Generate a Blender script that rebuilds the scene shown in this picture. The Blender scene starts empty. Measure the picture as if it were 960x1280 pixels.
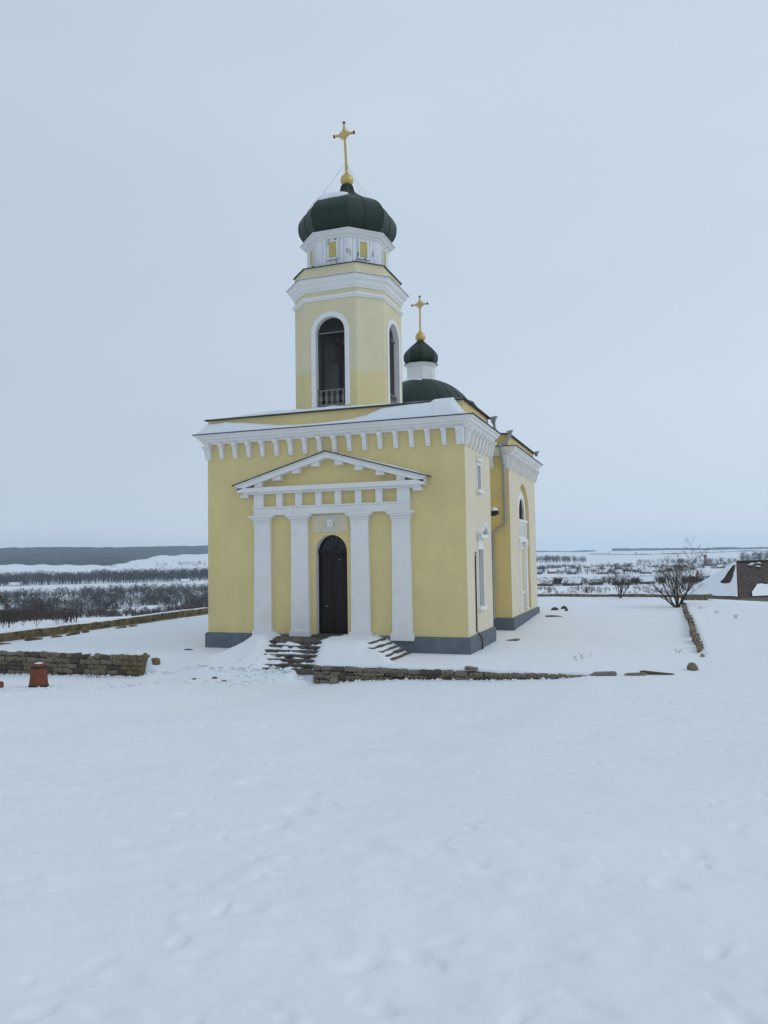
import bpy, math, random
import numpy as np
from mathutils import Vector, Matrix

R = math.radians
rng = random.Random(7)
nrng = np.random.default_rng(11)
scene = bpy.context.scene
col = scene.collection

# ------------------------------------------------------------------ camera
CAM = (11.507, -26.165, 2.857)
F_PX, PITCH, ROLL, YAW = 960.8, 0.0573, 0.0157, 0.3428
cd = bpy.data.cameras.new('camera'); co = bpy.data.objects.new('camera', cd); col.objects.link(co)
fw = Vector((-math.sin(YAW)*math.cos(PITCH), math.cos(YAW)*math.cos(PITCH), math.sin(PITCH)))
rt = Vector((math.cos(YAW), math.sin(YAW), 0)); up = rt.cross(fw)
r2 = rt*math.cos(ROLL) - up*math.sin(ROLL); u2 = rt*math.sin(ROLL) + up*math.cos(ROLL)
mw = Matrix((r2, u2, -fw)).transposed().to_4x4(); mw.translation = CAM
co.matrix_world = mw
cd.sensor_fit = 'HORIZONTAL'; cd.sensor_width = 36.0; cd.lens = 36.0*F_PX/960.0
cd.clip_start = 0.1; cd.clip_end = 40000
scene.camera = co

# ------------------------------------------------------------------ world, sun, exposure
SUN_DIR = Vector((0.80, 0.16, 0.58)).normalized()          # towards the veiled sun
world = bpy.data.worlds.new('World'); scene.world = world; world.use_nodes = True
nt = world.node_tree; nt.nodes.clear()
wout = nt.nodes.new('ShaderNodeOutputWorld'); bg = nt.nodes.new('ShaderNodeBackground')
sky = nt.nodes.new('ShaderNodeTexSky'); sky.sky_type = 'NISHITA'; sky.sun_disc = False
sky.sun_elevation = math.asin(SUN_DIR.z); sky.sun_rotation = math.atan2(SUN_DIR.x, SUN_DIR.y)
tc = nt.nodes.new('ShaderNodeTexCoord')
mp = nt.nodes.new('ShaderNodeMapping'); mp.inputs['Scale'].default_value = (1.0, 1.0, 3.2)
nz = nt.nodes.new('ShaderNodeTexNoise'); nz.inputs['Scale'].default_value = 1.3; nz.inputs['Detail'].default_value = 4; nz.inputs['Roughness'].default_value = 0.5
cr = nt.nodes.new('ShaderNodeValToRGB')
cr.color_ramp.elements[0].position = 0.30; cr.color_ramp.elements[0].color = (0.520, 0.620, 0.738, 1)
cr.color_ramp.elements[1].position = 0.70; cr.color_ramp.elements[1].color = (0.572, 0.665, 0.772, 1)
sc10 = nt.nodes.new('ShaderNodeVectorMath'); sc10.operation = 'SCALE'; sc10.inputs['Scale'].default_value = 10.0
mx = nt.nodes.new('ShaderNodeMixRGB'); mx.inputs['Fac'].default_value = 0.97   # the cloud layer veils the clear sky
nt.links.new(tc.outputs['Generated'], mp.inputs['Vector']); nt.links.new(mp.outputs['Vector'], nz.inputs['Vector'])
nt.links.new(nz.outputs['Fac'], cr.inputs['Fac']); nt.links.new(cr.outputs['Color'], sc10.inputs[0])
nrmz = nt.nodes.new('ShaderNodeVectorMath'); nrmz.operation = 'NORMALIZE'; dotn = nt.nodes.new('ShaderNodeVectorMath'); dotn.operation = 'DOT_PRODUCT'; dotn.inputs[1].default_value = Vector((SUN_DIR.x, SUN_DIR.y, 0)).normalized()
glow = nt.nodes.new('ShaderNodeMath'); glow.operation = 'MULTIPLY_ADD'; glow.inputs[1].default_value = 1.7; glow.inputs[2].default_value = 10.5   # cloud is brighter towards the hidden sun
nt.links.new(tc.outputs['Generated'], nrmz.inputs[0]); nt.links.new(nrmz.outputs['Vector'], dotn.inputs[0]); nt.links.new(dotn.outputs['Value'], glow.inputs[0]); nt.links.new(glow.outputs[0], sc10.inputs['Scale'])
nt.links.new(sky.outputs['Color'], mx.inputs['Color1']); nt.links.new(sc10.outputs['Vector'], mx.inputs['Color2'])
nt.links.new(mx.outputs['Color'], bg.inputs['Color']); bg.inputs['Strength'].default_value = 0.1
nt.links.new(bg.outputs['Background'], wout.inputs['Surface'])
sl = bpy.data.lights.new('sun', 'SUN'); so = bpy.data.objects.new('sun', sl); col.objects.link(so)
sl.energy = 0.5; sl.angle = R(25); sl.color = (1.0, 0.95, 0.88)
so.rotation_euler = SUN_DIR.to_track_quat('Z', 'Y').to_euler(); so.location = (60, 10, 60)
vs = scene.view_settings
vs.view_transform = 'Standard'; vs.look = 'None'; vs.exposure = 0.0; vs.gamma = 1.0; vs.use_curve_mapping = False
scene.render.engine = 'CYCLES'
scene.cycles.max_bounces = 6; scene.cycles.volume_bounces = 2; scene.cycles.use_denoising = True

# ------------------------------------------------------------------ materials
def mat(name, c, rough=0.8, var=0.0, vscale=2.0, bump=0.0, bscale=8.0, c2=None, c2pos=(0.45, 0.6), c2scale=1.5, spec=0.3, metal=0.0, detail=6, stretch=(1, 1, 1)):
    m = bpy.data.materials.new(name); m.use_nodes = True
    n = m.node_tree.nodes; l = m.node_tree.links; b = n['Principled BSDF']
    b.inputs['Roughness'].default_value = rough; b.inputs['Metallic'].default_value = metal
    b.inputs['Specular IOR Level'].default_value = spec
    b.inputs['Base Color'].default_value = (*c, 1)
    t = n.new('ShaderNodeTexCoord'); mpn = n.new('ShaderNodeMapping'); mpn.inputs['Scale'].default_value = stretch
    l.new(t.outputs['Object'], mpn.inputs['Vector'])
    src = None
    if c2 is not None:
        z = n.new('ShaderNodeTexNoise'); z.inputs['Scale'].default_value = c2scale; z.inputs['Detail'].default_value = detail
        r = n.new('ShaderNodeValToRGB')
        r.color_ramp.elements[0].position = c2pos[0]; r.color_ramp.elements[0].color = (*c, 1)
        r.color_ramp.elements[1].position = c2pos[1]; r.color_ramp.elements[1].color = (*c2, 1)
        l.new(mpn.outputs['Vector'], z.inputs['Vector']); l.new(z.outputs['Fac'], r.inputs['Fac']); src = r.outputs['Color']
    if var > 0:
        z = n.new('ShaderNodeTexNoise'); z.inputs['Scale'].default_value = vscale; z.inputs['Detail'].default_value = 8; z.inputs['Roughness'].default_value = 0.65
        mr = n.new('ShaderNodeMapRange'); mr.inputs['From Min'].default_value = 0.3; mr.inputs['From Max'].default_value = 0.7
        mr.inputs['To Min'].default_value = 1-var; mr.inputs['To Max'].default_value = 1+var
        mxx = n.new('ShaderNodeVectorMath'); mxx.operation = 'SCALE'
        l.new(mpn.outputs['Vector'], z.inputs['Vector']); l.new(z.outputs['Fac'], mr.inputs['Value'])
        if src is not None: l.new(src, mxx.inputs[0])
        else: mxx.inputs[0].default_value = c
        l.new(mr.outputs['Result'], mxx.inputs['Scale']); src = mxx.outputs['Vector']
    if src is not None: l.new(src, b.inputs['Base Color'])
    if bump > 0:
        z = n.new('ShaderNodeTexNoise'); z.inputs['Scale'].default_value = bscale; z.inputs['Detail'].default_value = 6
        bp = n.new('ShaderNodeBump'); bp.inputs['Strength'].default_value = bump; bp.inputs['Distance'].default_value = 0.02
        l.new(mpn.outputs['Vector'], z.inputs['Vector']); l.new(z.outputs['Fac'], bp.inputs['Height']); l.new(bp.outputs['Normal'], b.inputs['Normal'])
    return m

M = {}
M['snow'] = mat('snow', (0.765, 0.795, 0.83), 0.75, var=0.02, vscale=0.6, bump=0.5, bscale=6.0, spec=0.2)
M['yellow'] = mat('yellow_limewash', (0.71, 0.575, 0.275), 0.9, var=0.06, vscale=0.9, bump=0.15, bscale=14, c2=(0.65, 0.53, 0.27), c2pos=(0.45, 0.75), c2scale=0.5, spec=0.1)
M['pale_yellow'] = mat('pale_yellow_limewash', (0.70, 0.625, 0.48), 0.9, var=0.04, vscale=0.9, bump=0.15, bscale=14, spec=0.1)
M['white'] = mat('white_limewash', (0.77, 0.755, 0.725), 0.85, var=0.035, vscale=1.6, bump=0.1, bscale=16, c2=(0.71, 0.69, 0.66), c2pos=(0.55, 0.85), c2scale=2.2, spec=0.15)
M['plinth'] = mat('grey_plinth_paint', (0.13, 0.155, 0.18), 0.85, var=0.18, vscale=2.4, bump=0.2, bscale=10, spec=0.2)
M['metal_edge'] = mat('dark_sheet_metal', (0.035, 0.04, 0.042), 0.6, var=0.3, vscale=4, c2=(0.10, 0.10, 0.10), c2pos=(0.5, 0.7), c2scale=3)
M['green'] = mat('green_roof_paint', (0.017, 0.035, 0.024), 0.5, var=0.2, vscale=1.2, spec=0.28)
M['green_seam'] = mat('green_seam_paint', (0.009, 0.020, 0.016), 0.5)
M['gold'] = mat('gilding', (0.60, 0.44, 0.15), 0.5, var=0.15, vscale=5, metal=0.7)
M['dark_gold'] = mat('tarnished_tips', (0.10, 0.05, 0.035), 0.6)
M['door'] = mat('dark_brown_door_paint', (0.017, 0.012, 0.0105), 0.55, var=0.25, vscale=3, stretch=(6, 6, 0.7), bump=0.1, bscale=6)
M['black'] = mat('dark_glass', (0.006, 0.006, 0.008), 0.12, spec=0.5)
M['interior'] = mat('inner_plaster', (0.30, 0.285, 0.27), 0.9, var=0.1)
M['wood_dark'] = mat('dark_timber', (0.035, 0.030, 0.028), 0.8, var=0.3, vscale=5)
M['wood_white'] = mat('peeling_white_planks', (0.72, 0.73, 0.74), 0.8, var=0.08, vscale=2, c2=(0.26, 0.25, 0.24), c2pos=(0.62, 0.69), c2scale=3.2, stretch=(2.6, 2.6, 0.55), detail=8)
M['shutter'] = mat('yellow_wood_shutter', (0.52, 0.43, 0.15), 0.8, var=0.2, vscale=5, stretch=(3, 3, 0.6))
M['zinc'] = mat('zinc_pipe', (0.33, 0.35, 0.37), 0.45, var=0.15, vscale=5, metal=0.5)
M['rust'] = mat('rusty_pipe', (0.11, 0.05, 0.03), 0.8, var=0.3, vscale=6)
M['wire'] = mat('wire', (0.12, 0.12, 0.13), 0.6)
M['baluster'] = mat('grey_baluster', (0.19, 0.175, 0.17), 0.85, var=0.15)
M['window_grey'] = mat('grey_window_board', (0.22, 0.235, 0.26), 0.6, var=0.06)
M['stone'] = mat('brown_rubble', (0.155, 0.125, 0.085), 0.95, var=0.35, vscale=3.5, bump=0.6, bscale=12, c2=(0.25, 0.21, 0.145), c2pos=(0.45, 0.65), c2scale=4)
M['stone2'] = mat('grey_rubble', (0.20, 0.175, 0.135), 0.95, var=0.35, vscale=3.5, bump=0.6, bscale=12)
M['stone3'] = mat('dark_rubble', (0.095, 0.080, 0.060), 0.95, var=0.35, vscale=3.5, bump=0.6, bscale=12)
M['ochre_stone'] = mat('ochre_rubble', (0.20, 0.155, 0.08), 0.95, var=0.35, vscale=3.0, bump=0.6, bscale=10, c2=(0.10, 0.085, 0.055), c2pos=(0.45, 0.6), c2scale=2.5)
M['mortar'] = mat('dark_mortar', (0.075, 0.066, 0.052), 1.0, var=0.3, vscale=6, bump=0.5, bscale=20)
M['step'] = mat('worn_step_stone', (0.11, 0.100, 0.085), 0.9, var=0.35, vscale=3, bump=0.5, bscale=9, c2=(0.05, 0.045, 0.04), c2pos=(0.5, 0.7), c2scale=5)
M['bin_wood'] = mat('reddish_stave_wood', (0.19, 0.062, 0.028), 0.7, var=0.3, vscale=4, stretch=(5, 5, 0.6))
M['bin_hoop'] = mat('dark_hoop', (0.025, 0.018, 0.016), 0.6)
M['bark'] = mat('bare_bark', (0.085, 0.062, 0.052), 0.95, var=0.25, vscale=4)
M['twig'] = mat('bare_twigs', (0.060, 0.052, 0.050), 1.0, var=0.3, vscale=0.08, spec=0.0)
M['twig2'] = mat('brown_brush', (0.075, 0.058, 0.050), 1.0, var=0.3, vscale=0.1, spec=0.0)
M['dry'] = mat('dry_grass', (0.20, 0.15, 0.10), 1.0, spec=0.0)
M['canopy'] = mat('bare_forest', (0.060, 0.060, 0.062), 1.0, var=0.35, vscale=0.02, spec=0.0)
M['tile'] = mat('dark_brown_tile', (0.085, 0.068, 0.060), 0.85, var=0.3, vscale=2.0, spec=0.15)
M['tile_dust'] = mat('snow_dusted_tile', (0.27, 0.265, 0.265), 0.9, var=0.3, vscale=1.5)
M['tile_edge'] = mat('reddish_hip_tile', (0.13, 0.06, 0.045), 0.85, var=0.2)
M['render_wall'] = mat('beige_render', (0.34, 0.30, 0.235), 0.95, var=0.15, vscale=0.8)
M['house_white'] = mat('house_white', (0.55, 0.55, 0.54), 0.9, var=0.1, vscale=0.3)
M['house_brown'] = mat('house_brown', (0.17, 0.13, 0.11), 0.9, var=0.1, vscale=0.3)
M['house_red'] = mat('house_red', (0.26, 0.12, 0.09), 0.9, var=0.1, vscale=0.3)
M['house_grey'] = mat('house_grey', (0.20, 0.21, 0.23), 0.9, var=0.1, vscale=0.3)
M['house_blue'] = mat('house_blue', (0.10, 0.17, 0.27), 0.8, var=0.1, vscale=0.3)
M['brick'] = mat('red_brick', (0.22, 0.085, 0.06), 0.9, var=0.15, vscale=0.5)

def height_paint(name, low, high, z0, soft, nscale):
    """one wall coated with two paints that meet at an uneven line at height z0"""
    m = mat(name, low, 0.9, spec=0.1, bump=0.15, bscale=14); n = m.node_tree.nodes; l = m.node_tree.links
    t = n.new('ShaderNodeTexCoord'); s = n.new('ShaderNodeSeparateXYZ'); l.new(t.outputs['Object'], s.inputs[0])
    z = n.new('ShaderNodeTexNoise'); z.inputs['Scale'].default_value = nscale; z.inputs['Detail'].default_value = 5; l.new(t.outputs['Object'], z.inputs['Vector'])
    a = n.new('ShaderNodeMath'); a.operation = 'MULTIPLY_ADD'; a.inputs[1].default_value = 0.9; l.new(z.outputs['Fac'], a.inputs[0]); l.new(s.outputs['Z'], a.inputs[2])
    mr = n.new('ShaderNodeMapRange'); mr.inputs['From Min'].default_value = z0+0.45-soft; mr.inputs['From Max'].default_value = z0+0.45+soft; l.new(a.outputs[0], mr.inputs['Value'])
    x = n.new('ShaderNodeMixRGB'); x.inputs['Color1'].default_value = (*low, 1); x.inputs['Color2'].default_value = (*high, 1); l.new(mr.outputs['Result'], x.inputs['Fac'])
    z2 = n.new('ShaderNodeTexNoise'); z2.inputs['Scale'].default_value = 1.1; z2.inputs['Detail'].default_value = 8; l.new(t.outputs['Object'], z2.inputs['Vector'])
    m2 = n.new('ShaderNodeMapRange'); m2.inputs['To Min'].default_value = 0.90; m2.inputs['To Max'].default_value = 1.10; l.new(z2.outputs['Fac'], m2.inputs['Value'])
    v = n.new('ShaderNodeVectorMath'); v.operation = 'SCALE'; l.new(x.outputs['Color'], v.inputs[0]); l.new(m2.outputs['Result'], v.inputs['Scale'])
    l.new(v.outputs['Vector'], n['Principled BSDF'].inputs['Base Color']); return m
M['tower_paint'] = height_paint('tower_two_coat_paint', (0.66, 0.56, 0.30), (0.67, 0.60, 0.40), 9.85, 0.12, 0.8)

# ------------------------------------------------------------------ mesh helpers
WPOS = {}
def tag(o, label=None, cat=None, group=None, kind=None):
    if label: o['label'] = label
    if cat: o['category'] = cat
    if group: o['group'] = group
    if kind: o['kind'] = kind
    return o
def empty(name, loc, label, cat, group=None):
    o = bpy.data.objects.new(name, None); col.objects.link(o); o.location = loc; o.empty_display_size = 0.2
    WPOS[o.name] = Vector(loc); return tag(o, label, cat, group)
def link(name, me, parent=None, loc=(0, 0, 0)):
    """loc is a world position; parents carry translation only"""
    o = bpy.data.objects.new(name, me); col.objects.link(o)
    w = Vector(loc); WPOS[o.name] = w
    if parent is not None: o.parent = parent; o.location = w - WPOS[parent.name]
    else: o.location = w
    return o

class MB:
    def __init__(s): s.v = []; s.f = []; s.smooth = False
    def add(s, vs, fs):
        b = len(s.v); s.v.extend([tuple(v) for v in vs]); s.f.extend([tuple(b+i for i in f) for f in fs]); return s
    def quad(s, a, b, c, d): return s.add([a, b, c, d], [(0, 1, 2, 3)])
    def box(s, x0, x1, y0, y1, z0, z1):
        return s.add([(x0, y0, z0), (x1, y0, z0), (x1, y1, z0), (x0, y1, z0), (x0, y0, z1), (x1, y0, z1), (x1, y1, z1), (x0, y1, z1)],
                     [(0, 3, 2, 1), (4, 5, 6, 7), (0, 1, 5, 4), (1, 2, 6, 5), (2, 3, 7, 6), (3, 0, 4, 7)])
    def prism(s, poly, ax, a0, a1, fr=None):
        """poly in the plane across axis ax ('x','y','z' or a frame (o,u,v,w)), extruded from a0 to a1"""
        n = len(poly)
        def P(p, t):
            if ax == 'y': return (p[0], t, p[1])
            if ax == 'x': return (t, p[0], p[1])
            if ax == 'z': return (p[0], p[1], t)
            o, u, v, w = fr; return tuple(o[i]+u[i]*p[0]+v[i]*p[1]+w[i]*t for i in range(3))
        vs = [P(p, a0) for p in poly]+[P(p, a1) for p in poly]
        fs = [tuple(range(n))[::-1], tuple(range(n, 2*n))]+[(i, (i+1) % n, n+(i+1) % n, n+i) for i in range(n)]
        return s.add(vs, fs)
    def tube(s, pts, rad, n=6, close=True):
        rad = rad if hasattr(rad, '__len__') else [rad]*len(pts)
        P = [Vector(p) for p in pts]; rings = []; prev = None
        for i, p in enumerate(P):
            d = (P[min(i+1, len(P)-1)]-P[max(i-1, 0)]).normalized()
            a = prev if prev is not None else Vector((0, 0, 1)) if abs(d.z) < .9 else Vector((1, 0, 0))
            u = (a-d*a.dot(d)).normalized(); prev = u; w = d.cross(u)
            rings.append([p+(u*math.cos(2*math.pi*k/n)+w*math.sin(2*math.pi*k/n))*rad[i] for k in range(n)])
        vs = [v for r in rings for v in r]; fs = []
        for i in range(len(P)-1):
            for k in range(n): fs.append((i*n+k, i*n+(k+1) % n, (i+1)*n+(k+1) % n, (i+1)*n+k))
        if close: fs += [tuple(range(n))[::-1], tuple(range((len(P)-1)*n, len(P)*n))]
        return s.add(vs, fs)
    def lathe(s, prof, c, n=24, rot=0.0, cap=True):
        """prof [(radius,z)] about the vertical through c"""
        vs = []; fs = []
        for r, z in prof:
            for k in range(n):
                a = rot+2*math.pi*k/n; vs.append((c[0]+r*math.cos(a), c[1]+r*math.sin(a), z))
        for i in range(len(prof)-1):
            for k in range(n): fs.append((i*n+k, i*n+(k+1) % n, (i+1)*n+(k+1) % n, (i+1)*n+k))
        if cap: fs += [tuple(range(n))[::-1], tuple(range((len(prof)-1)*n, len(prof)*n))]
        return s.add(vs, fs)
    def molding(s, poly, prof, closed=True):
        """prof [(offset outwards, z)], swept with mitres round a convex counter-clockwise polygon"""
        n = len(poly); rings = [offset_poly(poly, o, z) for o, z in prof]
        vs = [v for r in rings for v in r]; fs = []; m = len(prof)
        for i in range(m if closed else m-1):
            j = (i+1) % m
            for k in range(n): fs.append((i*n+k, i*n+(k+1) % n, j*n+(k+1) % n, j*n+k))
        return s.add(vs, fs)
    def build(s, name, m, parent=None, smooth=False, loc=(0, 0, 0)):
        me = bpy.data.meshes.new(name); me.from_pydata(s.v, [], s.f); me.update()
        me.materials.append(M[m] if isinstance(m, str) else m)
        if smooth: me.polygons.foreach_set('use_smooth', [True]*len(me.polygons))
        return link(name, me, parent, loc)

def offset_poly(poly, o, z):
    n = len(poly); out = []
    for i in range(n):
        a = Vector(poly[i-1]); b = Vector(poly[i]); c = Vector(poly[(i+1) % n])
        d1 = (b-a).normalized(); d2 = (c-b).normalized()
        n1 = Vector((d1.y, -d1.x)); n2 = Vector((d2.y, -d2.x))
        m = (n1+n2); m = m/(1+n1.dot(n2)); q = b+m*o; out.append((q.x, q.y, z))
    return out
def rect(x0, x1, y0, y1): return [(x0, y0), (x1, y0), (x1, y1), (x0, y1)]
def octa(cx, cy, h, c): return [(cx-h+c, cy-h), (cx+h-c, cy-h), (cx+h, cy-h+c), (cx+h, cy+h-c), (cx+h-c, cy+h), (cx-h+c, cy+h), (cx-h, cy+h-c), (cx-h, cy-h+c)]
def np_mesh(name, verts, faces, m, parent=None, smooth=False):
    """verts (n,3), faces (m,4) or (m,3) arrays"""
    me = bpy.data.meshes.new(name); k = faces.shape[1]
    me.vertices.add(len(verts)); me.vertices.foreach_set('co', np.ascontiguousarray(verts, np.float32).ravel())
    me.loops.add(faces.size); me.loops.foreach_set('vertex_index', np.ascontiguousarray(faces, np.int32).ravel())
    me.polygons.add(len(faces)); me.polygons.foreach_set('loop_start', np.arange(0, faces.size, k, dtype=np.int32))
    me.polygons.foreach_set('loop_total', np.full(len(faces), k, np.int32))
    if smooth: me.polygons.foreach_set('use_smooth', np.ones(len(faces), bool))
    me.update(calc_edges=True); me.materials.append(M[m]); return link(name, me, parent)

def wall(mb, o, d, L, z0, z1, ops, depth, N=14, nrm=None):
    """wall skin from plan point o along unit d with openings (u0,u1,zb,zt,arch) and reveals of the given depth going inwards"""
    inn = (-d[1], d[0])
    P = lambda u, z, t=0.0: (o[0]+d[0]*u+inn[0]*t, o[1]+d[1]*u+inn[1]*t, z)
    cuts = sorted(set([0.0, L]+[a for op in ops for a in op[:2]]))
    for a, b in zip(cuts[:-1], cuts[1:]):
        here = sorted([op for op in ops if op[0] <= a+1e-6 and op[1] >= b-1e-6], key=lambda q: q[2])
        z = z0
        for q in here:
            if q[2] > z+1e-6: mb.quad(P(a, z), P(b, z), P(b, q[2]), P(a, q[2]))
            z = q[3]
            if q[4]:
                r = (q[1]-q[0])/2; sp = q[3]-r; nxt = min([w[2] for w in here if w[2] >= q[3]], default=z1)
                pts = [(q[0]+r-r*math.cos(math.pi*i/N), sp+r*math.sin(math.pi*i/N)) for i in range(N+1)]
                for (ua, za), (ub, zb) in zip(pts[:-1], pts[1:]): mb.quad(P(ua, za), P(ub, zb), P(ub, nxt), P(ua, nxt))
                z = nxt
        if z < z1-1e-6: mb.quad(P(a, z), P(b, z), P(b, z1), P(a, z1))
    return P
def reveal(mb, P, q, depth, N=14, sill=True):
    r = (q[1]-q[0])/2; top = q[3]-r if q[4] else q[3]
    out = [(q[0], q[2]), (q[0], top)]
    if q[4]: out += [(q[0]+r-r*math.cos(math.pi*i/N), top+r*math.sin(math.pi*i/N)) for i in range(1, N)]
    out += [(q[1], top), (q[1], q[2])]
    for (ua, za), (ub, zb) in zip(out[:-1], out[1:]): mb.quad(P(ua, za), P(ub, zb), P(ub, zb, depth), P(ua, za, depth))
    if sill: mb.quad(P(q[0], q[2]), P(q[1], q[2]), P(q[1], q[2], depth), P(q[0], q[2], depth))
def archband(P, q, w, t0, t1, mb, N=16, feet=None):
    """surround of width w round an opening, from depth t0 to t1"""
    r = (q[1]-q[0])/2; sp = q[3]-r; um = (q[0]+q[1])/2; zb = q[2] if feet is None else feet
    def path(R_): return [(um-R_, zb)]+[(um-R_*math.cos(math.pi*i/N), sp+R_*math.sin(math.pi*i/N)) for i in range(N+1)]+[(um+R_, zb)]
    a = path(r); b = path(r+w)
    for i in range(len(a)-1):
        mb.quad(P(*a[i], t0), P(*a[i+1], t0), P(*b[i+1], t0), P(*b[i], t0))
        mb.quad(P(*b[i], t0), P(*b[i+1], t0), P(*b[i+1], t1), P(*b[i], t1))
        mb.quad(P(*a[i], t0), P(*a[i+1], t0), P(*a[i+1], t1), P(*a[i], t1))
    for A, B in ((a[0], b[0]), (a[-1], b[-1])): mb.quad(P(*A, t0), P(*B, t0), P(*B, t1), P(*A, t1))

# ------------------------------------------------------------------ noise and terrain
def vnoise(x, y, seed=0):
    x = np.asarray(x, float); y = np.asarray(y, float)
    xi = np.floor(x).astype(np.int64); yi = np.floor(y).astype(np.int64); fx = x-xi; fy = y-yi
    fx = fx*fx*fx*(fx*(fx*6-15)+10); fy = fy*fy*fy*(fy*(fy*6-15)+10)
    def h(a, b):
        n = (a*374761393+b*668265263+seed*1442695041) & 0xffffffff
        n = ((n ^ (n >> 13))*1274126177) & 0xffffffff; n = (n ^ (n >> 16)) & 0xffffffff
        return n/4294967295.0
    return (h(xi, yi)*(1-fx)+h(xi+1, yi)*fx)*(1-fy)+(h(xi, yi+1)*(1-fx)+h(xi+1, yi+1)*fx)*fy
def fbm(x, y, oct=4, seed=0):
    s = 0; a = 0.5; t = 0
    for k in range(oct): s = s+a*(vnoise(x*2**k+17.3*k, y*2**k-9.1*k, seed+k)*2-1); t += a; a *= 0.5
    return s/t
def sst(a, b, x): t = np.clip((x-a)/(b-a), 0, 1); return t*t*(3-2*t)
VX, VY = 11.5, -26.2
TL = np.array([(0, -.5), (40, -.7), (60, -1.9), (100, -5.4), (200, -12.2), (300, -18.6), (400, -25.2), (650, -42), (800, -46), (1300, -46), (1700, -44), (2300, -33), (3000, -15), (4000, 5), (5000, 45), (6000, 88), (7000, 95), (10500, 90)])
TR = np.array([(0, -.5), (45, -.7), (60, -1.4), (100, -3.0), (160, -4.6), (220, -8), (400, -14), (600, -18), (1000, -24), (1500, -23), (2500, -17), (4000, -1), (6000, 9), (8000, 14), (10500, 10)])
ZW = np.array([(-60, -4), (-20, -1.5), (-12, -1.36), (-6, -1.22), (-2.5, -1.02), (1, -1.20), (2.6, -1.02), (4, -.94), (5.4, -.90), (7.3, -.83), (8.5, -.76), (9.5, -.63), (11, -.56), (13, -.52), (20, -.40), (40, -.1), (80, .2)])
TRACKS = []   # (x,y,radius,depth)
def far_z(x, y):
    r = np.hypot(x-VX, y-VY); b = np.degrees(np.arctan2(x-VX, y-VY))
    zl = np.interp(r, TL[:, 0], TL[:, 1]); zr = np.interp(r, TR[:, 0], TR[:, 1])
    w = sst(-32, -11, b)
    z = zl*(1-w)+zr*w
    roll = fbm(x/420.0, y/420.0, 3, 5)*np.interp(r, [60, 300, 2000, 6000], [0, 1.5, 5, 12])
    z = z-6.0*sst(36, 46, r)*(1-sst(-43.4, -40.4, b))*(1-sst(140, 260, r))
    back = sst(70, 120, np.abs(b)); z = z+roll
    return z*(1-back)+1.4*back
def stair_ds(x, y):
    return np.maximum(np.maximum((np.abs(x)-2.27)/0.215, (-1.8-y)/0.27), 0)
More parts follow.
